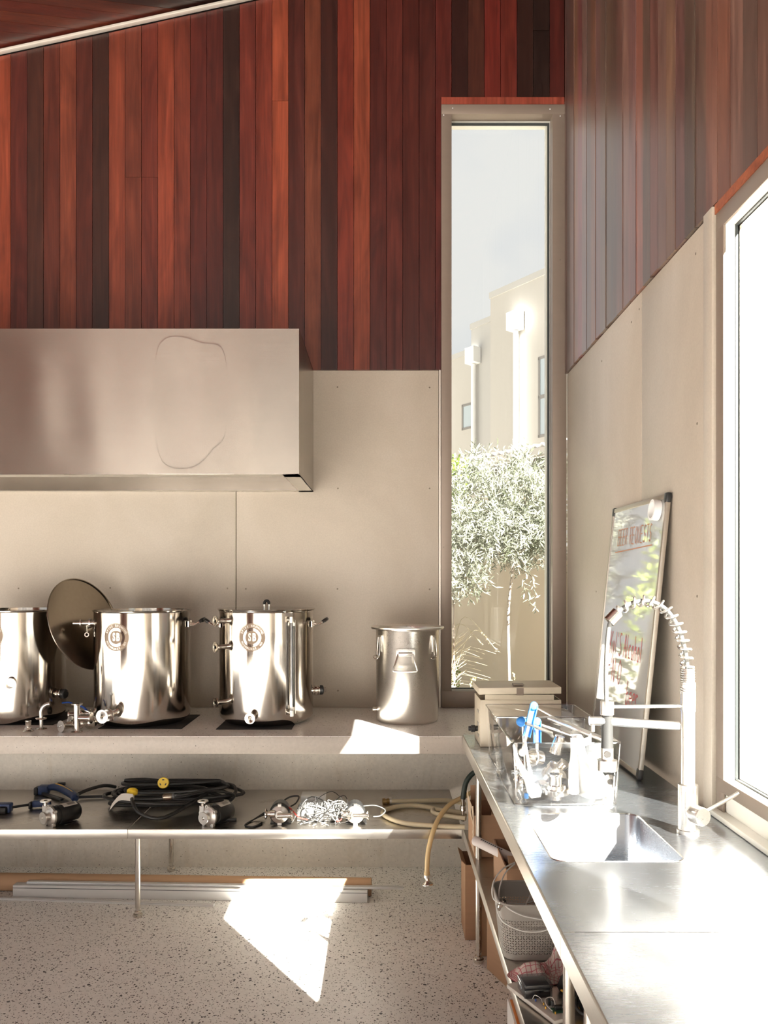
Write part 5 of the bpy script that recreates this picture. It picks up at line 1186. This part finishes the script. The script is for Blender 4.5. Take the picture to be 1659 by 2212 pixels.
# tilt the sheet a touch in its own plane as in the photo
MB().obox(wp(wid/2, hgt/2, -.006), U*(wid/2-.004), Vv*(hgt/2-.004), Nn*.005).build('sheet', 'board_white', wb_)
for u0, u1, v0, v1 in ((0, .018, .012, hgt-.012), (wid-.018, wid, .012, hgt-.012), (.012, wid-.012, 0, .018), (.012, wid-.012, hgt-.018, hgt)):
    MB().obox(wp((u0+u1)/2, (v0+v1)/2, -.005), U*(u1-u0)/2, Vv*(v1-v0)/2, Nn*.008).build('frame_rail', 'alu_frame', wb_, bevel=.002)
for u, v in ((.014, .014), (wid-.014, .014), (.014, hgt-.014), (wid-.014, hgt-.014)):
    MB().obox(wp(u, v, -.005), U*.0155, Vv*.0185, Nn*.0095).build('corner_cap', 'black_plastic', wb_, bevel=.005)
STR = {'B': [[(0,0),(0,1),(.5,1),(.6,.8),(.5,.55),(0,.52)],[(.5,.55),(.65,.3),(.5,0),(0,0)]], 'E': [[(.55,1),(0,1),(0,0),(.55,0)],[(0,.52),(.45,.52)]], 'R': [[(0,0),(0,1),(.5,1),(.6,.78),(.5,.55),(0,.5)],[(.2,.5),(.6,0)]],
 'Q': [[(.3,1),(.05,.75),(.02,.3),(.25,0),(.5,.2),(.58,.7),(.3,1)],[(.4,.25),(.65,-.08)]], 'U': [[(0,1),(.03,.2),(.25,0),(.5,.15),(.55,1)]], 'S': [[(.55,.9),(.3,1),(.05,.8),(.2,.55),(.5,.42),(.5,.15),(.25,0),(0,.12)]], 'T': [[(0,1),(.65,1)],[(.33,1),(.3,0)]],
 'A': [[(0,0),(.3,1),(.6,0)],[(.12,.4),(.5,.4)]], 'l': [[(.1,1),(.1,0)]], 'c': [[(.45,.5),(.25,.6),(.05,.4),(.1,.05),(.4,.05)]], 'o': [[(.25,.6),(.05,.4),(.1,.05),(.35,0),(.48,.3),(.25,.6)]], 'h': [[(.05,1),(.05,0)],[(.05,.4),(.3,.6),(.42,.4),(.42,0)]],
 'N': [[(0,0),(.02,1),(.45,0),(.5,1)]], 'O': [[(.3,1),(.05,.7),(.05,.25),(.3,0),(.55,.3),(.55,.75),(.3,1)]], 'b': [[(.05,1),(.05,0),(.35,0),(.45,.3),(.3,.55),(.05,.4)]], 'e': [[(.05,.3),(.45,.35),(.35,.6),(.1,.5),(.05,.15),(.3,0),(.48,.1)]], 'r': [[(.05,.6),(.05,0)],[(.05,.4),(.25,.6),(.4,.5)]],
 'K': [[(0,0),(0,1)],[(.5,1),(.05,.5),(.55,0)]], 'y': [[(0,.6),(.22,.1)],[(.45,.6),(.1,-.4)]], 's': [[(.4,.5),(.2,.6),(.08,.45),(.38,.2),(.25,0),(.03,.08)]], '-': [[(0,.4),(.4,.42)]], '=': [[(0,.6),(.5,.66)],[(0,.2),(.5,.26)]], "'": [[(.1,1),(.08,.8)]]}
def write(txt, u, v, s, m, adv=.8, xs=.9, w=.0022):
    for ch in txt:
        b = MB()
        for st in STR.get(ch, []):
            pts = [wp(u-x*s*xs, v+y*s, .0004) for x, y in st]
            for p, q in zip(pts, pts[1:]):
                d = (q-p)
                if d.length < 1e-6: continue
                sd = d.normalized().cross(Nn)*w; b.add([p-sd, p+sd, q+sd, q-sd], [(0, 1, 2, 3)])
        if b.v: b.build('letter', m, wb_, smooth=False)
        u -= s*adv*(.75 if ch in "l'- " else 1)
write('BEER REQUESTS', .575, .842, .066, 'marker_brown', .53, .62)
MB().add([wp(.60, .812, .0004), wp(.60, .816, .0004), wp(.12, .830, .0004), wp(.12, .826, .0004)], [(0, 1, 2, 3)]).build('underline', 'marker_brown', wb_, smooth=False)
write("-Kyl'S Alcohol", .56, .395, .092, 'marker_red', .40, .55, .0024)
write('=NO', .55, .285, .095, 'marker_red', .85, .8, .0024)
write('beer', .25, .225, .090, 'marker_red', .44, .7, .0024)
tp0 = wp(.075, hgt-.055, .003)
tag(MB().rev(wp(.075, hgt-.055, .0035), Nn, [(0, .030), (0, .038), (.026, .038), (.026, .030), (0, .030)], 30).build('tape_roll', 'white_plastic'), 'white round tape roll stuck on the top corner of the whiteboard', 'tape roll')
# ================================================================== UNDER THE BENCH
def carton(name, label, x0, x1, y0, y1, z0, z1, flaps=(), cat='box', m='cardboard', t=.005, group=None):
    o = thing(name, label, cat, ((x0+x1)/2, (y0+y1)/2, z0), group)
    MB().box(x0, x1, y0, y0+t, z0, z1).build('side', m, o); MB().box(x0, x1, y1-t, y1, z0, z1).build('side', m, o)
    MB().box(x0, x0+t, y0+t, y1-t, z0, z1).build('side', m, o); MB().box(x1-t, x1, y0+t, y1-t, z0, z1).build('side', m, o)
    MB().box(x0+t, x1-t, y0+t, y1-t, z0, z0+t).build('bottom', m, o)
    for f in flaps:
        p, q, d = f; MB().ext([Vector(p), Vector(q), Vector(q)+Vector(d)*.96, Vector(p)+Vector(d)], (0, 0, .004)).build('flap', m, o)
    return o
CG = 'cardboard boxes under the bench'
zs = ZS+.001
bx1 = carton('cardboard_box', 'torn open cardboard box on the bench shelf next to the far leg', .380, .70, 3.515, 3.765, zs, zs+.175, [((.39, 3.764, zs+.175), (.69, 3.764, zs+.175), (.0, .012, .06)), ((.45, 3.516, zs+.175), (.66, 3.516, zs+.175), (.02, .07, .035))], group=CG)
b = MB(); rt = random.Random(9)
for i in range(9):
    y = 3.516+i*.027; b.add([(.3792, y, zs+.13), (.3792, y+.03, zs+.125), (.376-rt.uniform(0, .012), y+.024, zs+.19+rt.uniform(.0, .045)), (.377-rt.uniform(0, .01), y+.003, zs+.18+rt.uniform(0, .04))], [(0, 1, 2, 3)])
for i in range(7):
    z = zs+.01+i*.02; b.add([(.3793, 3.54, z), (.3793, 3.58+rt.uniform(0, .05), z+.01), (.3788, 3.57, z+.03), (.3788, 3.52, z+.026)], [(0, 1, 2, 3)])
b.build('torn_edge', 'cardboard_torn', bx1, smooth=False)
carton('cardboard_box', 'open cardboard box on the bench shelf behind the grey basket', .43, .76, 2.93, 3.28, zs, zs+.15, [((.44, 2.931, zs+.15), (.74, 2.931, zs+.15), (.0, .05, .03))], group=CG)
b = thing('paper_tube', 'rolled white paper tube leaning out of the open cardboard box', 'tube', P(1100, 1850, 3.10), None)
p0, p1_ = P(1027, 1816, 3.30), P(1150, 1876, 3.02)
MB().rev(p0, p1_-p0, [(0, .0), (.001, .017), (0, .019), ((p1_-p0).length, .019), ((p1_-p0).length, 0)], 22).build('roll', 'paper_roll', b)
ax_ = (p1_-p0).normalized(); pr_ = MB()
for i in range(11):
    q = p0+ax_*(.045+i*.012); sdv = ax_.cross(Vector((0, -.6, .8))).normalized(); up_ = Vector((0, -.55, .83)); up_ = (up_-ax_*up_.dot(ax_)).normalized()
    pr_.obox(q+up_*.0193, ax_*.003, ax_.cross(up_)*.0035, up_*.0004)
pr_.build('print', 'label_print', b)
carton('cardboard_box', 'tall cardboard box on the floor beneath the far end of the bench shelf', .360, .80, 3.705, 3.895, .001, .333, [((.362, 3.706, .333), (.362, 3.89, .333), (-.02, 0, .018))], group=CG)
carton('cardboard_box', 'narrow cardboard box on the floor between the far box and the slanted one', .414, .70, 3.546, 3.665, .001, .372, group=CG)
bx4 = carton('cardboard_box', 'cardboard box set at a slant on the floor below the bench shelf', .475, .775, 3.15, 3.50, .001, .372, group=CG)
bx4.location = (.625, 3.322, .001); bx4.rotation_euler = (0, 0, math.radians(20.9))
# perforated grey basket with white cords
gb = thing('storage_basket', 'grey plastic basket with petal-shaped holes on the bench shelf', 'basket', (.51, 2.65, zs))
def bask(x0, x1, y0, y1, z0, z1, i):
    lo = rrect(x0+i, x1-i, y0+i, y1-i, .035, z0, 6); hi = rrect(x0, x1, y0, y1, .045, z1, 6); return lo, hi
gx0, gx1, gy0, gy1, gz1 = .354, .665, 2.548, 2.755, zs+.175
lo, hi = bask(gx0, gx1, gy0, gy1, zs, gz1, .018); n = len(lo)
za, zb2 = .10, .72
ra = [l.lerp(h, za) for l, h in zip(lo, hi)]; rb = [l.lerp(h, zb2) for l, h in zip(lo, hi)]
me_b = MB(); me_b.v = ra+rb; me_b.f = [[k, (k+1) % n, n+(k+1) % n, n+k] for k in range(n)]
wo_ = me_b.build('perforated_wall', 'basket_perforated', gb, ang=60)
per = [0]
for k in range(n): per.append(per[-1]+(ra[(k+1) % n]-ra[k]).length)
me = wo_.data; uvl = me.uv_layers.new(name='UVMap'); base = worldloc(gb); cell = .0158
for poly in me.polygons:
    idx = [me.loops[l].vertex_index for l in poly.loop_indices]; ks = [i % n for i in idx]; wrap = (0 in ks and n-1 in ks)
    for l, i in zip(poly.loop_indices, idx):
        k = i % n; s_ = per[k] if not (wrap and k == 0) else per[n]
        uvl.data[l].uv = (s_/cell, (0 if i < n else (zb2-za)*.175/cell))
me_c = MB(); me_c.v = lo+ra; me_c.f = [[k, (k+1) % n, n+(k+1) % n, n+k] for k in range(n)]+[list(range(n))]; me_c.build('base', 'basket_plastic', gb, ang=60)
me_d = MB(); me_d.v = rb+hi; me_d.f = [[k, (k+1) % n, n+(k+1) % n, n+k] for k in range(n)]; me_d.build('collar', 'basket_plastic', gb, ang=60)
MB().tube(hi, .0035, 8, True).build('rim', 'basket_plastic', gb)
wc = thing('string_loops', 'loops of thin white string spilling over the grey basket', 'string', (.56, 2.6, zs+.1))
def cord(pts, r=.0024, m='wire_white'): MB().tube(smoothpath(pts, 8), r, 6).build('cord', m, wc)
yb_ = 2.60
cord([P(1112, 1863, 2.78), P(1085, 1878, 2.72), P(1066, 1905, 2.66), P(1064, 1935, 2.62), P(1075, 1948, 2.60), P(1100, 1950, 2.62), P(1130, 1952, 2.66), P(1158, 1945, 2.7)])
cord([P(1112, 1866, 2.80), P(1092, 1885, 2.74), P(1080, 1915, 2.68), P(1077, 1950, 2.60)])
cord([P(1085, 1945, 2.60), P(1098, 1962, 2.545), P(1130, 1978, 2.535), P(1175, 1987, 2.535)])
cord([P(1077, 1950, 2.60), P(1074, 1966, 2.54), P(1088, 1992, 2.535), P(1125, 2010, 2.535), P(1160, 2013, 2.535), P(1185, 2008, 2.535)])
cord([P(1132, 1965, 2.62), P(1145, 1935, 2.66), P(1162, 1920, 2.7)]); cord([P(1148, 1966, 2.62), P(1160, 1958, 2.66), P(1170, 1955, 2.7)])
MB().rev(P(1084, 1955, 2.58), (.3, -.5, .8), [(-.02, 0), (-.02, .008), (0, .009), (.004, .012), (.012, .012), (.014, .006), (.022, .006), (.022, 0)], 12).build('cord_clip', 'steel_polished', wc)
# red checked tea towel, crumpled
tw = thing('tea_towel', 'crumpled red and white checked tea towel behind the clear case', 'towel', (.48, 2.47, zs))
def sheet(name, c, w, d_, h, seed, nx=26, ny=20):
    rs = random.Random(seed); b = MB(); ph = [rs.uniform(0, 6) for _ in range(8)]
    for j in range(ny+1):
        for i in range(nx+1):
            u, v = i/nx, j/ny
            x = c[0]+(u-.5)*w*(1-.15*math.sin(v*5+ph[0])); y = c[1]+(v-.5)*d_*(1-.2*math.sin(u*4+ph[1]))
            z = c[2]+h*max(0, math.sin(u*math.pi))**.6*max(0, math.sin(v*math.pi))**.6*(.55+.3*math.sin(u*9+v*4+ph[2])+.22*math.sin(v*11-u*5+ph[3])+.12*math.sin(u*19+ph[4]))
            b.v.append(Vector((x, y, max(c[2], z))))
    b.f = [[j*(nx+1)+i, j*(nx+1)+i+1, (j+1)*(nx+1)+i+1, (j+1)*(nx+1)+i] for j in range(ny) for i in range(nx)]
    o = b.build(name, 'towel_check', tw, ang=180)
    me = o.data; ul = me.uv_layers.new(name='UVMap')
    for p in me.polygons:
        for l in p.loop_indices:
            i = me.loops[l].vertex_index; ul.data[l].uv = ((i % (nx+1))/nx, (i//(nx+1))/ny)
sheet('fold', (.450, 2.452, zs+.001), .15, .085, .050, 3); sheet('fold', (.520, 2.485, zs+.002), .11, .09, .085, 8)
# plastic board, case and electronics
zt = zs+.0135
tb = thing('plastic_board', 'pale plastic board overhanging the bench shelf edge', 'board', (.42, 2.29, zs))
ub, vb = Vector((.436, -.9, 0)), Vector((.9, .436, 0)); A0 = Vector((.350, 2.391, zs+.001))
MB().ext([A0, A0+ub*.222, A0+ub*.222+vb*.069, A0+vb*.069], (0, 0, .0125)).build('board', 'board_plastic', tb, bevel=.003)
cs = thing('clear_case', 'smoky clear plastic parts case with a hinged lid on the pale board', 'case', (.42, 2.335, zt))
cc = Vector((.4215, 2.337, zt+.0015)); Mx = Matrix.Rotation(math.radians(8), 3, 'Z')
def cb(b, x0, x1, y0, y1, z0, z1):
    return b.obox(cc+Mx @ Vector(((x0+x1)/2, (y0+y1)/2, (z0+z1)/2)), Mx @ Vector(((x1-x0)/2, 0, 0)), Mx @ Vector((0, (y1-y0)/2, 0)), Vector((0, 0, (z1-z0)/2)))
cb(MB(), -.040, .040, -.034, .034, 0, .025).build('tray', 'smoke_plastic', cs, bevel=.003)
cb(MB(), -.0415, .0415, -.0355, .0355, .0255, .038).build('lid', 'smoke_plastic', cs, bevel=.003)
cb(MB(), -.036, .036, -.030, .030, .002, .022).build('foam', 'black_plastic', cs, bevel=.002)
cb(MB(), -.034, .034, -.029, .029, .023, .034).build('foam', 'wire_grey', cs, bevel=.002)
cb(MB(), -.0435, -.0417, -.008, .008, .012, .030).build('catch', 'smoke_plastic', cs, bevel=.001)
cbd = thing('circuit_board', 'small green circuit board with black chips on the pale board', 'circuit board', (.465, 2.235, zt))
e0 = Vector((.4655, 2.240, zt+.003))
MB().obox(e0, (.016, .003, 0), (-.002, .013, 0), (0, 0, .001)).build('board', 'pcb_green', cbd)
MB().obox(e0+Vector((.002, .004, .006)), (.010, .002, 0), (-.001, .005, 0), (0, 0, .005)).build('chip', 'black_plastic', cbd, bevel=.0008)
MB().obox(e0+Vector((-.018, .026, .009)), (.003, .001, 0), (-.001, .004, 0), (0, 0, .009)).build('relay', 'black_plastic', cbd, bevel=.0008)
MB().obox(e0+Vector((-.010, .022, .007)), (.003, .001, 0), (-.001, .004, 0), (0, 0, .007)).build('relay', 'wire_grey', cbd, bevel=.0008)
MB().tube(smoothpath([e0+Vector((-.004, .012, .008)), e0+Vector((-.008, .03, .018)), e0+Vector((-.026, .03, .016)), e0+Vector((-.028, .012, .008)), e0+Vector((-.016, -.008, .002))], 6), .0010, 5).build('wire', 'wire_white', cbd)
MB().tube(smoothpath([e0+Vector((.010, .010, .006)), e0+Vector((.018, .016, .012)), e0+Vector((.022, .006, .008)), e0+Vector((.010, .0, .003))], 6), .0009, 5).build('wire', 'wire_grey', cbd)
MB().tube(smoothpath([e0+Vector((-.058, .055, .002)), e0+Vector((-.05, .06, .010)), e0+Vector((-.036, .05, .006)), e0+Vector((-.034, .038, .001))], 6), .0009, 5).build('wire', 'wire_white', cbd)
for dx, dy, m in ((-.03, .010, 'wire_yellow'), (-.032, .03, 'wire_yellow'), (-.05, .05, 'valve_blue'), (-.010, -.018, 'wire_yellow')): MB().rev(e0+Vector((dx, dy, -.0015)), (0, 0, 1), [(0, 0), (0, .002), (.006, .002), (.006, 0)], 8).build('component', m, cbd)
oc = thing('printed_carton', 'white and orange printed carton on the floor under the pale board', 'carton', (.55, 2.1, 0))
MB().box(.358, .80, 1.72, 2.43, .001, .384).build('carton', 'carton_white', oc, bevel=.002)
MB().box(.364, .78, 1.73, 2.42, .3845, .3852).build('top_panel', 'orange_print', oc)
MB().ext([(.3574, 2.30, .384), (.3574, 2.22, .384), (.3574, 1.98, .05), (.3574, 2.06, .05)], (.0004, 0, 0)).build('orange_band', 'orange_print', oc)
MB().rev((.3578, 2.34, .27), (-1, 0, 0), [(0, .022), (.0006, .022), (.0006, .03), (0, .03)], 24).build('ring_print', 'wire_grey', oc)
# dark bag and cable bundle behind
dbag = thing('black_pouch', 'black fabric pouch slumped beside the checked towel', 'pouch', (.545, 2.365, zs))
b = MB(); rs = random.Random(4)
prof_z = [(0, .07), (.012, .085), (.035, .08), (.055, .055), (.07, .02)]
for z, r in prof_z: b.v += [Vector((.545+r*.62*math.cos(a)*(1+.15*math.sin(3*a+z*40)), 2.365+r*.45*math.sin(a)*(1+.12*math.cos(2*a+z*30)), zs+z)) for a in [2*math.pi*k/18 for k in range(18)]]
for i in range(len(prof_z)-1):
    for k in range(18): b.f.append([i*18+k, i*18+(k+1) % 18, (i+1)*18+(k+1) % 18, (i+1)*18+k])
b.f.append(list(range(18))); b.f.append(list(range(72, 90))); b.build('pouch', 'black_mat', dbag, ang=70)
MB().tube(smoothpath([(.515, 2.345, zs+.05), (.52, 2.335, zs+.075), (.56, 2.34, zs+.08), (.57, 2.35, zs+.05)], 6), .005, 8).build('strap', 'black_rubber', dbag)
cbn = thing('cable_bundle', 'bundle of black, green and yellow cables near the front bench leg', 'cables', (.585, 2.2, zs))
for i, m in enumerate(['cable_black']*7+['wire_green', 'wire_white', 'wire_yellow', 'wire_yellow', 'wire_red']):
    r = .055+.006*(i % 5); z = zs+.016+.007*i; pts = [Vector((.59+r*.95*math.cos(a)+.006*math.sin(i), 2.215+r*math.sin(a)*.9, z+.008*math.sin(2*a+i))) for a in [2*math.pi*k/16 for k in range(16)]]
    MB().tube(smoothpath(pts, 3, True), .0048 if i < 7 else .003, 6, True).build('cable', m, cbn)
MB().tube(smoothpath([(.488, 2.30, zs+.040), (.495, 2.28, zs+.042), (.51, 2.25, zs+.025), (.55, 2.23, zs+.014)], 6), .003, 6).build('cable', 'wire_yellow', cbn)
